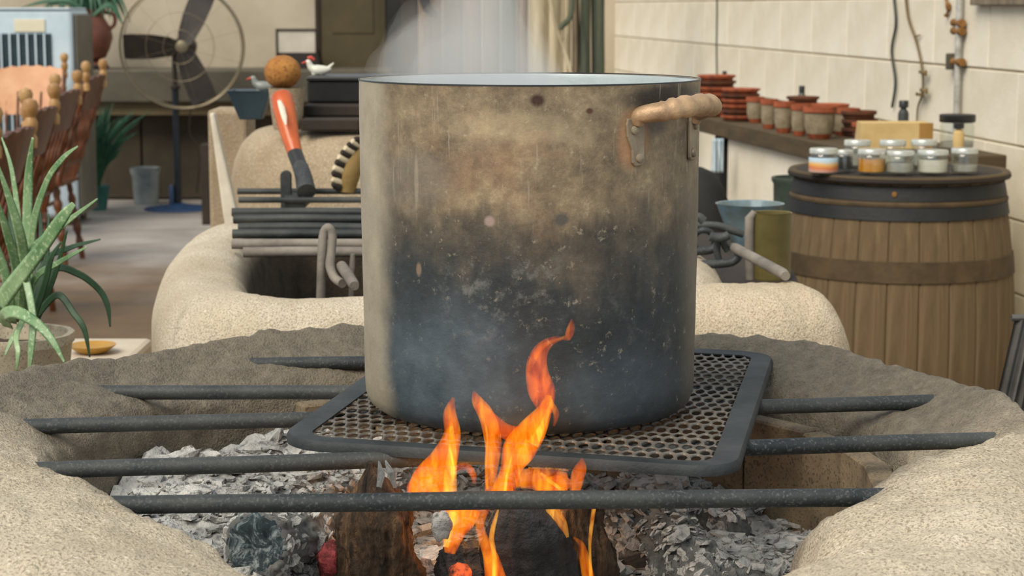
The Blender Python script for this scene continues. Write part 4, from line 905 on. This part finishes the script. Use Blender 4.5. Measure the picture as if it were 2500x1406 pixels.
def leaf(root, pts, wid, mat='leaf_green', name='leaf', thick=.16, up=V((0, -1, 0.3))):
    P_ = spline([(*tuple(p), w_) for p, w_ in zip(pts, wid)], max(10, 6 * len(pts))); rows = []; n_ = len(P_)
    for i in range(n_):
        p = V(P_[i][:3]); t = (V(P_[min(i + 1, n_ - 1)][:3]) - V(P_[max(i - 1, 0)][:3])).normalized(); s_ = t.cross(up).normalized(); nn = s_.cross(t).normalized(); wd = max(P_[i][3], .0004)
        rows.append([p + s_ * wd, p + s_ * wd * .55 + nn * wd * thick * .2, p - nn * wd * thick * .9 * .3, p - s_ * wd * .55 + nn * wd * thick * .2, p - s_ * wd, p - s_ * wd * .6 - nn * wd * thick * 2.2, p - nn * wd * thick * 3.2, p + s_ * wd * .6 - nn * wd * thick * 2.2])
    return MB().grid(rows, cv=True, cap0=True, cap1=True).build(name, mat, root, world=True, autosm=False)
jp = thing('potted_plant', (jb.location.x, JY, cz + jz(40)), 'arching dark green plant growing out of the terracotta jug', 'plant')
for k in range(26):
    a = random.uniform(0, 2 * pi); l = random.uniform(.12, .34); b0 = V((jb.location.x + .03 * cos(a), JY + .03 * sin(a), cz + jz(40))); d = V((cos(a), sin(a) * .6, 0))
    leaf(jp, [b0, b0 + d * l * .3 + V((0, 0, .10 + l * .15)), b0 + d * l * .75 + V((0, 0, .12 + l * .1)), b0 + d * l * 1.1 + V((0, 0, .02 - random.random() * .08))], [.008, .016, .013, .001])
for tp_ in (((215, 40), (170, 2), (110, 4), (52, 18)), ((218, 40), (180, 12), (140, 8), (105, 16)), ((225, 40), (262, 12), (285, 30), (300, 62))):
    leaf(jp, [at(x, y, 13.9) for x, y in tp_], [.01, .018, .016, .002])
# spiky bush, bucket, upright board
bs = thing('bushy_plant', (at(238, 480, 13.3).x, 13.3, 0), 'spiky deep green plant on the floor between chairs and bucket', 'plant')
MB().lathe([(0, .002), (.06, 0), (.085, .16), (.09, .17), (.078, .17), (.07, .14), (0, .13)], 30).build('pot', 'teal', bs)
for k in range(130):
    a = random.uniform(0, 2 * pi); l = random.uniform(.3, .70); sp = random.uniform(.15, .75); b0 = V((bs.location.x, 13.3, .14)); d = V((cos(a), sin(a), 0))
    leaf(bs, [b0, b0 + d * l * sp * .35 + V((0, 0, l * .55)), b0 + d * l * sp * .9 + V((0, 0, l * (1 - .25 * sp)))], [.006, .011, .001])
T = at(357, 484, 13.72); bk = thing('metal_bucket', (T.x, 13.72, 0), 'dented zinc bucket on the floor behind the fan', 'bucket')
MB().lathe([(0, .004), (.082, 0), (.086, .008), (.101, .255), (.105, .262), (.100, .262), (.083, .01), (0, .008)], 36).build('bucket_wall', 'bucket', bk)
MB().tube([(.104 * cos(a), -.01 - .10 * sin(a) * .6, .25 - .07 * sin(a)) for a in [pi * k / 16 for k in range(17)]], .004, 6).build('bail', 'bucket', bk)
T = at(500, 512, 12.4); tag(rect('wooden_board', at(491, 400, 12.4).x, at(512, 400, 12.4).x, 12.38, 12.52, 0, at(500, 352, 12.4).z, 'dark_board', bevel=.006), 'narrow dark wooden board standing right of the fan', 'board')
# picture frame on the counter
T = at(724, 170, 14.15); pf = thing('picture_frame', (T.x, 14.15, cz + .002), 'small dark-framed picture, pale above and black below, on the counter', 'picture frame')
x0, x1 = at(674, 120, 14.15).x - T.x, at(775, 120, 14.15).x - T.x; z0, z1_ = 0.0, at(724, 71, 14.15).z - cz; zm = at(724, 129, 14.15).z - cz
for a in ((x0, x1, z1_ - .014, z1_), (x0, x1, z0, z0 + .014), (x0, x0 + .014, z0 + .014, z1_ - .014), (x1 - .014, x1, z0 + .014, z1_ - .014)): rect('frame_bar', a[0], a[1], -.012, .012, a[2], a[3], 'dark_board', pf)
rect('print', x0 + .014, x1 - .014, -.003, .003, zm, z1_ - .014, 'picture_light', pf); rect('print', x0 + .014, x1 - .014, -.004, .003, z0 + .014, zm, 'picture_dark', pf)
MB().tube([(x1 - .01, .01, z1_ * .6), (x1 + .03, .12, 0.004)], .006, 6).build('easel_leg', 'dark_board', pf)

# ------------------------------------------------------------------ chairs
def make_chair(loc, rz, label, mat='chair', crest_h=.15, crest_mat=None, recl=.17):
    c = thing('dining_chair', loc, label, 'chair', 'wooden chairs on the left', rz=rz)      # faces local +X, back on -X
    rows = []
    for q, z_ in ((.90, .435), (1.0, .445), (1.0, .462), (.92, .470)):
        rows.append([V((x * q, y * q, z_ - .010 * max(0, 1 - (x * x + y * y) / .03))) for x, y in rrect(.215, .225, .07, 8)])
    MB().grid(rows, cv=True, cap0=True, cap1=True).build('seat', mat, c)
    def turned(a, b, r, n_=26):
        a, b = V(a), V(b); return MB().tube([a.lerp(b, k / n_) for k in range(n_ + 1)], [r * (1 + .28 * sin(k * 1.3) * (1 if 3 < k < n_ - 3 else 0)) * (.75 + .25 * sin(pi * k / n_)) for k in range(n_ + 1)], 12)
    for sx in (-1, 1):
        for sy in (-1, 1): turned((sx * .16, sy * .165, .44), (sx * .215, sy * .205, 0), .020).build('leg', mat, c)
    for sy in (-1, 1): turned((-.19, sy * .186, .2), (.19, sy * .186, .2), .011).build('stretcher', mat, c)
    turned((0, -.186, .2), (0, .186, .2), .011).build('stretcher', mat, c)
    turned((.185, -.18, .28), (.185, .18, .28), .013).build('stretcher', mat, c)
    bx = lambda z_: -.185 - (z_ - .46) * recl * 1.9
    for sy in (-1, 1):
        bp = turned((-.185, sy * .19, .46), (bx(1.0), sy * .215, 1.0), .018).build('back_post', mat, c)
        MB().lathe([(.017, -.03), (.019, .0), (.013, .012), (.020, .03), (.022, .05), (.015, .066), (.023, .084), (.027, .102), (.020, .120), (.0, .128)], 16, (bx(1.0), sy * .215, .985)).build('finial', 'finial', bp)
    for k in range(5):
        y_ = (-.145 + .0725 * k); turned((-.185, y_ * .9, .46), (bx(.86) - .012, y_, .87), .0095, 18).build('spindle', mat, c)
    rows = []
    for i in range(25):
        f = i / 24; y_ = -.205 + .41 * f; cv = -.022 * sin(pi * f); top = 1.02 - .022 * abs(sin(f * pi * 5)) * .5 + .018 * sin(pi * f)
        bot = 1.0 - crest_h
        rows.append([V((bx(z_) + cv + dx, y_, z_)) for z_, dx in ((bot, -.011), (top, -.011), (top, .011), (bot, .011))])
    MB().grid(rows, cv=True, cap0=True, cap1=True).build('crest_rail', crest_mat or mat, c, smooth=False, bevel=.003)
    MB().box((bx(.56), 0, .56), (.018, .36, .035)).build('lower_rail', mat, c, smooth=False, bevel=.003)
    return c
def chair_at(px, py, hz=.385):
    d = ray(px, py); k = -hz / d.z; return V((0, 0, CAMZ)) + d * k
for (px, py), lb in (((232, 190), 'varnished wooden chair farthest back in the row, nearest the fan'), ((164, 228), 'varnished wooden chair second from the back of the row'), ((100, 272), 'varnished wooden chair third from the back of the row, behind the aloe'), ((34, 325), 'varnished wooden chair nearest the camera, at the left edge behind the aloe')):
    p = chair_at(px, py); make_chair((p.x - .185 - .175, p.y, 0), pi, lb)
p = at(90, 200, 11.4); make_chair((p.x - .215, 11.4 + .36, 0), -pi / 2, 'wooden chair with a scalloped back coloured as if lit, in front of the air cooler', 'chair', .27, 'chair_lit')

# ------------------------------------------------------------------ bench with aloe
tag(rect('stone_bench', -2.0, -.765, 2.98, 4.05, 0, .70, 'bench', bevel=.012), 'pale stone bench at the left that carries the aloe', 'bench')
AC = V((at(30, 900, 3.2).x, 3.2, .702))
ap = thing('plant_pot', AC, 'rough grey-beige stone pot holding the aloe at the left edge', 'plant pot')
hp_ = at(30, 815, 3.2).z - .70
MB().lathe([(0, .004), (.078, 0), (.085, .008), (.100, hp_ - .02), (.104, hp_ - .016), (.104, hp_), (.094, hp_), (.088, hp_ - .03), (0, hp_ - .032)], 44).jitter(.002, 30).build('pot_wall', 'pot_stone', ap)
MB().lathe([(0, hp_ - .018), (.06, hp_ - .02), (.092, hp_ - .028)], 30).jitter(.006, 40).build('soil', 'soil', ap)
al = thing('aloe_plant', AC + V((0, 0, hp_ - .03)), 'spiky green aloe plant growing in the stone pot', 'plant')
AL = [([(66, 770, 3.2), (66, 590, 3.2), (70, 430, 3.2), (80, 336, 3.18)], [12, 13, 11, 3], 0), ([(70, 770, 3.2), (78, 570, 3.18), (112, 448, 3.16), (152, 388, 3.14), (190, 357, 3.12)], [10, 10, 8, 7, 2], 0),
      ([(58, 770, 3.22), (52, 600, 3.24), (30, 422, 3.26), (4, 335, 3.28)], [9, 8, 6, 2], 0), ([(55, 780, 3.17), (60, 650, 3.14), (42, 545, 3.1), (-8, 395, 3.08)], [14, 14, 12, 3], 0),
      ([(-30, 800, 3.12), (8, 728, 3.06), (92, 618, 3.0), (150, 535, 2.97), (180, 498, 2.96)], [20, 22, 18, 15, 7], 0), ([(50, 760, 3.16), (70, 625, 3.13), (140, 560, 3.1), (238, 485, 3.07)], [11, 11, 9, 2], 0),
      ([(60, 770, 3.18), (85, 680, 3.15), (145, 640, 3.12), (213, 602, 3.1)], [9, 9, 7, 2], 0), ([(70, 770, 3.25), (110, 640, 3.28), (170, 605, 3.3), (246, 584, 3.32)], [8, 8, 7, 2], 1),
      ([(80, 770, 3.22), (130, 660, 3.25), (190, 668, 3.27), (240, 705, 3.28), (262, 745, 3.28), (269, 798, 3.28)], [9, 10, 9, 8, 7, 2], 1), ([(90, 770, 3.2), (140, 720, 3.18), (180, 765, 3.16), (206, 805, 3.15), (219, 872, 3.15)], [9, 9, 8, 7, 2], 1),
      ([(20, 800, 3.08), (8, 770, 3.03), (40, 762, 3.0), (90, 790, 2.97), (128, 832, 2.95), (158, 886, 2.94)], [13, 15, 15, 12, 9, 2], 0), ([(52, 770, 3.1), (58, 672, 3.04), (80, 770, 3.0), (76, 850, 2.98), (70, 915, 2.98)], [9, 9, 9, 8, 2], 0),
      ([(62, 780, 3.1), (48, 800, 3.05), (28, 830, 3.03), (12, 868, 3.02)], [8, 7, 6, 2], 0), ([(70, 770, 3.24), (108, 660, 3.26), (116, 590, 3.27), (119, 522, 3.28)], [8, 8, 6, 2], 1),
      ([(40, 780, 3.15), (40, 660, 3.1), (15, 560, 3.06), (-10, 480, 3.04)], [12, 12, 10, 3], 0), ([(30, 790, 3.12), (18, 690, 3.08), (-10, 600, 3.06), (-40, 540, 3.05)], [12, 12, 9, 3], 0), ([(90, 780, 3.22), (115, 720, 3.22), (140, 650, 3.2), (165, 560, 3.18)], [8, 8, 7, 2], 1),
      ([(45, 770, 3.26), (36, 640, 3.3), (26, 540, 3.32), (20, 470, 3.33)], [9, 9, 7, 2], 1), ([(60, 770, 3.05), (40, 820, 3.02), (44, 860, 3.0), (40, 905, 3.0)], [7, 7, 6, 1.5], 0), ([(75, 770, 3.26), (95, 640, 3.3), (100, 560, 3.32), (92, 480, 3.33)], [8, 8, 6, 2], 1),
      ([(20, 790, 3.1), (-20, 740, 3.05), (-60, 700, 3.0)], [11, 10, 3], 0), ([(80, 780, 3.15), (110, 690, 3.12), (125, 630, 3.1), (150, 590, 3.09)], [9, 9, 7, 2], 1)]
for pp, wd, dk in AL:
    leaf(al, [at(*q) for q in pp], [q * 3.15 / F for q in wd], 'aloe_dark' if dk else 'aloe', thick=.15)
T = atz(226, 862, .70); yd = thing('yellow_dish', (T.x, T.y, .702), 'small yellow glazed dish on the bench behind the aloe', 'dish')
MB().lathe([(0, .002), (.028, 0), (.034, .004), (.047, .014), (.048, .016), (.044, .0145), (.03, .007), (0, .006)], 36).build('dish_body', 'yellow', yd)

# ------------------------------------------------------------------ barrel
BX, BY, BT = 1.118, 5.56, .915
br = thing('oak_barrel', (BX, BY, 0), 'old oak barrel with black hoops standing by the right wall', 'barrel')
def brad(z_): u = (z_ / BT - .46) / .54; return .343 - .048 * u * u
NS = 24; rows = []; hwd = pi / NS - .0018
for i in range(25):
    z_ = BT * i / 24; r = brad(z_); rows.append([V((r * cos(a), r * sin(a), z_)) for a in (-hwd, -hwd * .9, -hwd * .4, 0, hwd * .4, hwd * .9, hwd)] + [V(((r - .026) * cos(a), (r - .026) * sin(a), z_)) for a in (hwd, 0, -hwd)])
    rows[-1][0] = V(((r - .003) * cos(hwd), -(r - .003) * sin(hwd), z_)); rows[-1][6] = V(((r - .003) * cos(hwd), (r - .003) * sin(hwd), z_))
sme = MB().grid(rows, cv=True, cap0=True, cap1=True).mesh('stave', 'stave')
try: sme.set_sharp_from_angle(angle=R(35))
except Exception: pass
for k in range(NS): link('stave', sme, br, (0, 0, 0), (0, 0, 2 * pi * (k + .5) / NS - pi / 2))
MB().lathe([(0, BT - .03), (.272, BT - .03), (.272, BT - .055), (0, BT - .055)], 48).build('head', 'dark_board', br)
def hoop(z0_, z1_, mat='hoop', g=.004):
    MB().lathe([(brad(z0_) + .0006, z0_), (brad(z0_) + g, z0_ + .001), (brad((z0_ + z1_) / 2) + g, (z0_ + z1_) / 2), (brad(z1_) + g, z1_ - .001), (brad(z1_) + .0006, z1_)], 96).build('hoop', mat, br)
hoop(.868, .909); hoop(.815, .853); hoop(.645, .705, 'hoop_rust'); hoop(.26, .30, 'hoop_rust'); hoop(.03, .075)
MB().lathe([(brad(.86) + .0065, .8535), (brad(.86) + .007, .8605), (brad(.86) + .0005, .868)], 96).build('rust_line', 'hoop_rust', br)
c_ = V((brad(.89) + .003) * V((sin(R(-13)), -cos(R(-13)), 0))) + V((0, 0, .888)); MB().tube([c_, c_ * 1.0 + V((sin(R(-13)), -cos(R(-13)), 0)) * .006], [.008, .006], 12).build('rivet', 'rust', br)
tt = thing('lid_board', (BX, BY, BT), 'dark round board lying on top of the oak barrel', 'board')
MB().lathe([(0, .001), (.315, .001), (.318, .006), (.316, .014), (.30, .017), (0, .017)], 72).build('board_disc', 'dark_board', tt); MB().lathe([(.292, .0168), (.298, .020), (.312, .020), (.3165, .0145)], 72).build('board_rim', 'wood_board', tt)
JZ = BT + .019
def jar(px, Y, wpx, py_top, fill, fillf, lid, label, band=None):
    T = at(px, 400, Y); r = wpx / 2 * pxm(Y); hgt = at(px, py_top, Y).z - JZ
    j = thing('glass_jar', (T.x, Y, JZ), label, 'jar', 'jars on the barrel')
    MB().lathe([(0, .001), (r * .9, 0), (r, .006), (r, hgt * .70), (r * .93, hgt * .78), (r * .9, hgt * .80), (r * .9, hgt * .86), (r * .86, hgt * .86), (r * .86, hgt * .80), (r * .95, hgt * .70), (r * .95, .008), (0, .006)], 36).build('jar_glass', 'glass', j)
    if fill: MB().lathe([(0, .0075), (r * .935, .0085), (r * .935, hgt * fillf), (0, hgt * fillf + .001)], 30).build('contents', fill, j)
    if band: MB().lathe([(r * 1.004, .008), (r * 1.012, .009), (r * 1.012, hgt * .66), (r * 1.004, hgt * .665)], 36).build('paper_label', band, j)
    MB().lathe([(r * .955, hgt * .80), (r * .98, hgt * .81), (r * .98, hgt * .97), (r * .94, hgt), (0, hgt)], 36).build('jar_lid', lid, j)
jar(2010, 5.38, 70, 362, 'cream_fill', .6, 'lid', 'leftmost glass jar on the barrel, with a blue and orange printed label', 'jar_label')
jar(2059, 5.47, 48, 366, 'dark_fill', .7, 'lid', 'small dark-filled jar between the printed jar and the honey jar')
jar(2128, 5.39, 70, 364, 'honey', .62, 'lid', 'jar of golden honey on the barrel')
jar(2197, 5.38, 72, 368, 'grey_fill', .5, 'lid', 'jar with greyish contents right of the honey jar')
jar(2277, 5.38, 76, 366, 'cream_fill', .62, 'lid', 'jar half full of white powder on the barrel')
jar(2354, 5.40, 66, 362, 'grey_fill', .35, 'lid', 'rightmost glass jar on the barrel, nearly empty')
jar(2092, 5.62, 66, 342, 'grey_fill', .5, 'lid', 'left jar of the rear row on the barrel, behind the honey')
jar(2178, 5.63, 66, 342, 'cream_fill', .5, 'lid', 'middle jar of the rear row on the barrel')
jar(2254, 5.62, 64, 341, 'grey_fill', .5, 'lid', 'right jar of the rear row on the barrel, behind the white powder')
tb = thing('garden_tub', (.895, 5.97, 0), 'dark green tub peeking out left of the barrel', 'tub')
zt_ = at(1930, 432, 5.97).z; MB().lathe([(0, .004), (.06, 0), (.066, .01), (.074, zt_ * .6), (.082, zt_ - .02), (.088, zt_ - .012), (.088, zt_), (.080, zt_), (.07, zt_ * .6), (0, .02)], 36).build('tub_wall', 'tub', tb)
# ribbed metal sheet at the right edge
rb = thing('ribbed_sheet', (.93, 3.25, 0), 'dark ribbed metal sheet leaning at the right edge', 'metal sheet')
tl_, bl_ = at(2478, 780, 3.25), at(2438, 985, 3.22); sl = (bl_.x - tl_.x) / (tl_.z - bl_.z); nr_ = 90; rows = []
for face in (0, 1):
    for zz_ in (0.0, tl_.z): rows.append([V((tl_.x + sl * (tl_.z - zz_) + .32 * k / nr_, 3.25 + (tl_.z - zz_) * -.10 + .0055 * sin(k / nr_ * .32 / .0155 * 2 * pi) + (.002 if face else -.002), zz_)) for k in range(nr_ * 1 + 1)])
mb = MB(); mb.grid([rows[0], rows[1], rows[3], rows[2]], cu=True); mb.build('sheet', 'ribbed', rb, world=True)
rt = [V((tl_.x - .006 + .332 * k / 10, 3.25, tl_.z + .003)) for k in range(11)]; MB().tube(rt, .006, 8).build('top_edge', 'ribbed', rb, world=True)

# ------------------------------------------------------------------ wall counter with pottery
cwA, cwB = V((.866, 8.0, 0)), V((1.1668, 6.12, 0)); cd = (cwB - cwA).normalized(); cn = V((-cd.y, cd.x, 0))
if cn.x < 0: cn = -cn
pc = thing('pottery_counter', cwA, 'white plastered counter with a brown wooden top along the right wall', 'counter'); Lc = (cwB - cwA).length
rotc = Matrix.Rotation(atan2(cd.y, cd.x), 3, 'Z')
def cpt(s_, d_, z_): return cwA + cd * s_ + cn * d_ + V((0, 0, z_))
MB().box(cpt(Lc / 2, .225, .43), (Lc, .39, .858), rotc).build('plaster_base', 'wall', pc, smooth=False, bevel=.01, world=True)
for k in range(3): MB().box(cpt(Lc / 2 - .30, .065 + .142 * k, .896), (Lc + .66, .139, .066), rotc).build('top_plank', 'wood_board', pc, smooth=False, bevel=.005, world=True)
MB().box(cpt(-.16, .18, .43), (.09, .30, .858), rotc).build('void_filler', 'black', pc, smooth=False, bevel=.006, world=True)  # black post standing in for the dark void past the counter end
CT = .930
tw = MB(); rows = []; tA = at(1733, 322, 7.9); tB = at(1770, 322, 7.75); zb2 = at(1750, 418, 7.85).z
for i in range(12):
    z_ = .87 - (.87 - zb2) * i / 11; rows.append([V((tA.x + (tB.x - tA.x) * q / 12, 7.80 + .012 * sin(q * 1.4 + i * .1) + s_, z_)) for q in range(13) for s_ in (0,)])
tw.grid(rows); o = tw.build('hanging_towel', 'towel'); tag(o, 'pale blue towel hanging at the end of the white counter', 'towel'); so_ = o.modifiers.new('thick', 'SOLIDIFY'); so_.thickness = .006
def cupx(px, py, wpx, hpx, label, lid=False):
    d = ray(px, py); T = V((0, 0, CAMZ)) + d * ((CT - CAMZ) / d.z); r = wpx / 2 * pxm(T.y); hgt = hpx * pxm(T.y)
    c = thing('clay_mug', (T.x, T.y, CT), label, 'mug', 'clay mugs on the wall counter')
    MB().lathe([(0, .001), (r * .62, 0), (r * .70, hgt * .08), (r * .78, hgt * .16)], 30).build('foot', 'terracotta', c)
    MB().lathe([(r * .78, hgt * .16), (r * .92, hgt * .40), (r * .94, hgt * .80)], 30).build('body', 'cup_body', c)
    MB().lathe([(r * .94, hgt * .80), (r * 1.04, hgt * .83), (r * 1.02, hgt), (r * .90, hgt), (r * .85, hgt * .7), (r * .7, .01), (0, .008)], 30).build('rim', 'terracotta', c)
for a in ((1843, 299, 44, 62, 'leftmost clay mug on the wall counter, beside the stacked saucers'), (1877, 314, 42, 72, 'second clay mug from the left on the wall counter'), (1913, 324, 50, 76, 'third clay mug from the left, greyest of the row'),
          (1951, 331, 42, 76, 'fourth clay mug from the left, narrow and close to the widest mug'), (2000, 338, 80, 78, 'widest clay mug, at the near end of the row'), (2062, 330, 70, 66, 'shaded clay mug behind the widest one')): cupx(*a)
def dish(px, Y, z_, r, h_, mat):
    return [(0, .001), (r * .80, 0), (r * .86, h_ * .12), (r * .88, h_ * .52), (r * .99, h_ * .58), (r * 1.0, h_ * .96), (r * .95, h_), (r * .88, h_ * .9), (r * .78, h_ * .5), (0, h_ * .45)]
def stack(px, Y, n_, r, h_, mats, what):
    T = at(px, 290, Y)
    for k in range(n_):
        o = MB().lathe(dish(px, Y, 0, r * random.uniform(.94, 1.04), h_ * 1.0, 0), 32).build('clay_saucer', mats[k % len(mats)])
        o.location = (T.x + random.uniform(-.006, .006), Y + random.uniform(-.006, .006), CT + .002 + k * h_ * 1.02)
        tag(o, f'{["lowest", "second", "third", "fourth", "fifth", "sixth", "seventh"][k]} saucer from the bottom of the {what}', 'saucer', 'stacked clay saucers on the wall counter')
stack(1748, 8.36, 7, .084, .0245, ['terracotta', 'terracotta', 'terra_dark'], 'tall red saucer stack at the left')
stack(1806, 8.02, 6, .080, .0215, ['terracotta', 'terra_dark', 'terracotta'], 'red saucer stack next to the mugs')
stack(1958, 7.55, 5, .066, .0235, ['terra_dark', 'terracotta'], 'brown saucer stack behind the mugs')
stack(2030, 7.25, 4, .070, .0260, ['terra_dark', 'terracotta'], 'brown saucer stack behind the widest mug')
stack(2095, 7.05, 3, .066, .0300, ['terra_dark', 'terra_dark', 'terra_dark'], 'dark saucer stack near the vine')
stack(2128, 6.72, 2, .066, .0330, ['terra_dark', 'terracotta'], 'low saucer stack behind the cardboard box')
def bottle(px, pyb, pyt, wpx, Y, mat, cap, label, capmat='black_plastic'):
    T = at(px, pyb, Y); r = wpx / 2 * pxm(Y); hgt = at(px, pyt, Y).z - CT
    b = thing('small_bottle', (T.x, Y, CT + .001), label, 'bottle')
    MB().lathe([(0, .001), (r * .92, 0), (r, .006), (r, hgt * .66), (r * .8, hgt * .74), (r * .55, hgt * .78), (r * .55, hgt * .84)], 24, cap1=True).build('bottle_body', mat, b)
    MB().lathe([(r * cap, hgt * .82), (r * cap, hgt * .985), (r * cap * .9, hgt), (0, hgt)], 24).build('cap', capmat, b)
bottle(1768, 240, 174, 24, 8.52, 'tub', .45, 'dark green bottle behind the tall saucer stack')
bottle(1957, 250, 210, 26, 7.78, 'tub', .55, 'dark green bottle behind the brown saucers')
bottle(2205, 300, 246, 26, 6.85, 'dark_fill', .9, 'dark bottle behind the cardboard box, by the vine')
bottle(2339, 372, 301, 27, 6.2, 'sign', .95, 'slim golden bottle with a black cap behind the jars')
bx_ = thing('cardboard_box', (at(2180, 330, 6.42).x, 6.42, CT + .001), 'tan cardboard box on the counter behind the jars', 'box')
bw_, bh_ = 165 * pxm(6.42), at(2180, 298, 6.42).z - CT
MB().box((0, 0, bh_ / 2), (bw_, .10, bh_), taper=1.06).build('box_body', 'sign', bx_, smooth=False, bevel=.002)
MB().box((bw_ * .44, -.052, bh_ / 2), (bw_ * .2, .004, bh_ * .98)).build('side_flap', 'cardboard_dark', bx_, smooth=False)
T = at(2335, 372, 6.34); gj = thing('big_jar', (T.x, 6.34, CT + .001), 'large clear jar with a flat dark lid behind the barrel', 'jar'); r = 42 * pxm(6.34); hj = at(2335, 296, 6.34).z - CT
MB().lathe([(0, .001), (r * .92, 0), (r, .01), (r, hj * .8), (r * .9, hj * .95), (r * .9, hj), (r * .86, hj), (r * .95, hj * .8), (r * .95, .01), (0, .008)], 40).build('jar_glass', 'glass', gj)
MB().lathe([(r * 1.0, hj - .004), (r * 1.04, hj), (r * 1.04, hj + .020), (r * .98, hj + .022), (0, hj + .022)], 40).build('jar_lid', 'black_plastic', gj)
MB().lathe([(0, .010), (r * .93, .011), (r * .93, hj * .3), (0, hj * .3)], 30).build('contents', 'grey_fill', gj)

# ------------------------------------------------------------------ on the right wall: cable, vine, pipe, board
def wpath(pp, off, n_=40): return spline([tuple(onwall(x, y, off)) for x, y in pp], n_)
tag(MB().tube(wpath([(2180, -40), (2183, 0), (2187, 60), (2177, 125), (2186, 200), (2178, 262)], .012), .0058, 8).build('hanging_cable', 'cable'), 'dark green cable hanging down the block wall above the pottery', 'cable')
vn = thing('dry_vine', onwall(2240, 300, .02), 'dry brown vine stem creeping down the wall right of the cable', 'vine')
MB().tube(wpath([(2211, -40), (2212, 0), (2219, 50), (2238, 105), (2252, 175), (2252, 228), (2241, 262), (2238, 305)], .012), [.0065 - .003 * k / 39 for k in range(40)], 8).build('stem', 'vine', vn, world=True)
MB().tube(wpath([(2232, 90), (2246, 86)], .012, 6), .003, 6).build('twig', 'vine', vn, world=True)
for (x, y) in ((2254, 178), (2256, 222), (2246, 232)): leaf(vn, [onwall(x - 8, y, .014), onwall(x, y - 5, .03), onwall(x + 9, y + 8, .02)], [.006, .014, .002], 'vine', name='dry_leaf')
cp = thing('conduit_pipe', onwall(2335, 300, .03), 'pale galvanised conduit pipe running down the wall above the jars', 'pipe')
MB().tube(wpath([(2346, -60), (2343, 0), (2339, 150), (2334, 330)], .02, 14), .0125, 14).build('pipe', 'pipe', cp, world=True)
for y in (55, 75, 150): MB().tube(wpath([(2328, y), (2350, y + 2)], .02, 5), .0145, 10).build('clip', 'rust', cp, world=True)
MB().box(onwall(2326, 150, .012), (.05, .02, .06)).build('outlet', 'counter_slab', cp, smooth=False, bevel=.004, world=True)
tag(MB().tube(wpath([(2304, -30), (2310, 0), (2316, 20), (2310, 38)], .01, 14), [.008 + .004 * sin(k) for k in range(14)], 8).build('rusty_hook', 'rust'), 'rusty hook on the wall near the top, left of the pipe', 'hook')
A, B = onwall(2378, -20, .02), onwall(2560, -20, .02); tag(MB().box((A + B) / 2 + V((0, 0, .0)), ((B - A).length, .03, .09), Matrix.Rotation(atan2((B - A).y, (B - A).x), 3, 'Z')).build('wall_board', 'timber_a', smooth=False, bevel=.004), 'grey board fixed to the wall at the top right corner', 'board')
tag(MB().tube(wpath([(1750, -40), (1750, 40), (1749, 120), (1750, 230)], .008, 20), .004, 6).build('wall_wire', 'cable'), 'thin grey wire running straight down the wall above the saucers', 'wire')

# ------------------------------------------------------------------ weathered timber screen behind the steam
YS = 11.0; sc_ = thing('timber_screen', (0, YS, 0), 'weathered whitewashed timber screen behind the steam', 'screen')
edges = [1024, 1082, 1134, 1178, 1222, 1262, 1290, 1338, 1372, 1394, 1414, 1442, 1476]; mats = ['timber_d', 'timber_a', 'timber_d', 'timber_a', 'timber_c', 'timber_d', 'timber_b', 'timber_b', 'timber_b', 'timber_a', 'timber_c', 'timber_c']
for k, (a, b) in enumerate(zip(edges, edges[1:])):
    xa, xb = X(a, YS) + .003, X(b, YS) - .003; dy = random.uniform(-.025, .025); rows = []
    for i in range(24):
        z_ = 2.1 * i / 23; wv = .008 * noise.noise(V((z_ * 2, k * 3.3, 0))); rows.append([V((xa + wv, dy - .0, z_)), V((xa + (xb - xa) * .2 + wv, dy - .022, z_)), V((xa + (xb - xa) * .5 + wv, dy - .03, z_)), V((xa + (xb - xa) * .8 + wv, dy - .022, z_)), V((xb + wv, dy, z_)), V((xb + wv, dy + .05, z_)), V((xa + wv, dy + .05, z_))])
    MB().grid(rows, cv=True, cap0=True, cap1=True).build('board', mats[k], sc_)
tag(rect('timber_post', X(985, 10.8), X(1022, 10.8), 10.72, 10.85, 0, 2.2, 'dark_board', bevel=.008), 'dark upright timber post at the left end of the screen', 'post')
tag(MB().tube([at(1032, -60, 10.75), at(1036, 0, 10.75), at(1044, 22, 10.74), at(1064, 40, 10.72)], [.03, .03, .028, .018], 10).build('iron_bracket', 'black'), 'black bent bracket hanging in front of the timber screen', 'bracket')
tag(MB().tube(spline([tuple(at(x, y, 10.9)) for x, y in ((1335, -40), (1345, 10), (1360, 70), (1380, 130), (1396, 185), (1405, 240))], 20), .011, 8).build('leaning_stick', 'timber_b'), 'thin pale stick leaning against the timber screen', 'stick')
tag(MB().tube(spline([tuple(at(x, y, 10.88)) for x, y in ((1396, -40), (1396, 20), (1388, 48), (1376, 60), (1366, 70))], 20), .016, 8).build('hanging_rope', 'timber_c'), 'dark rope hanging at the top of the timber screen', 'rope')
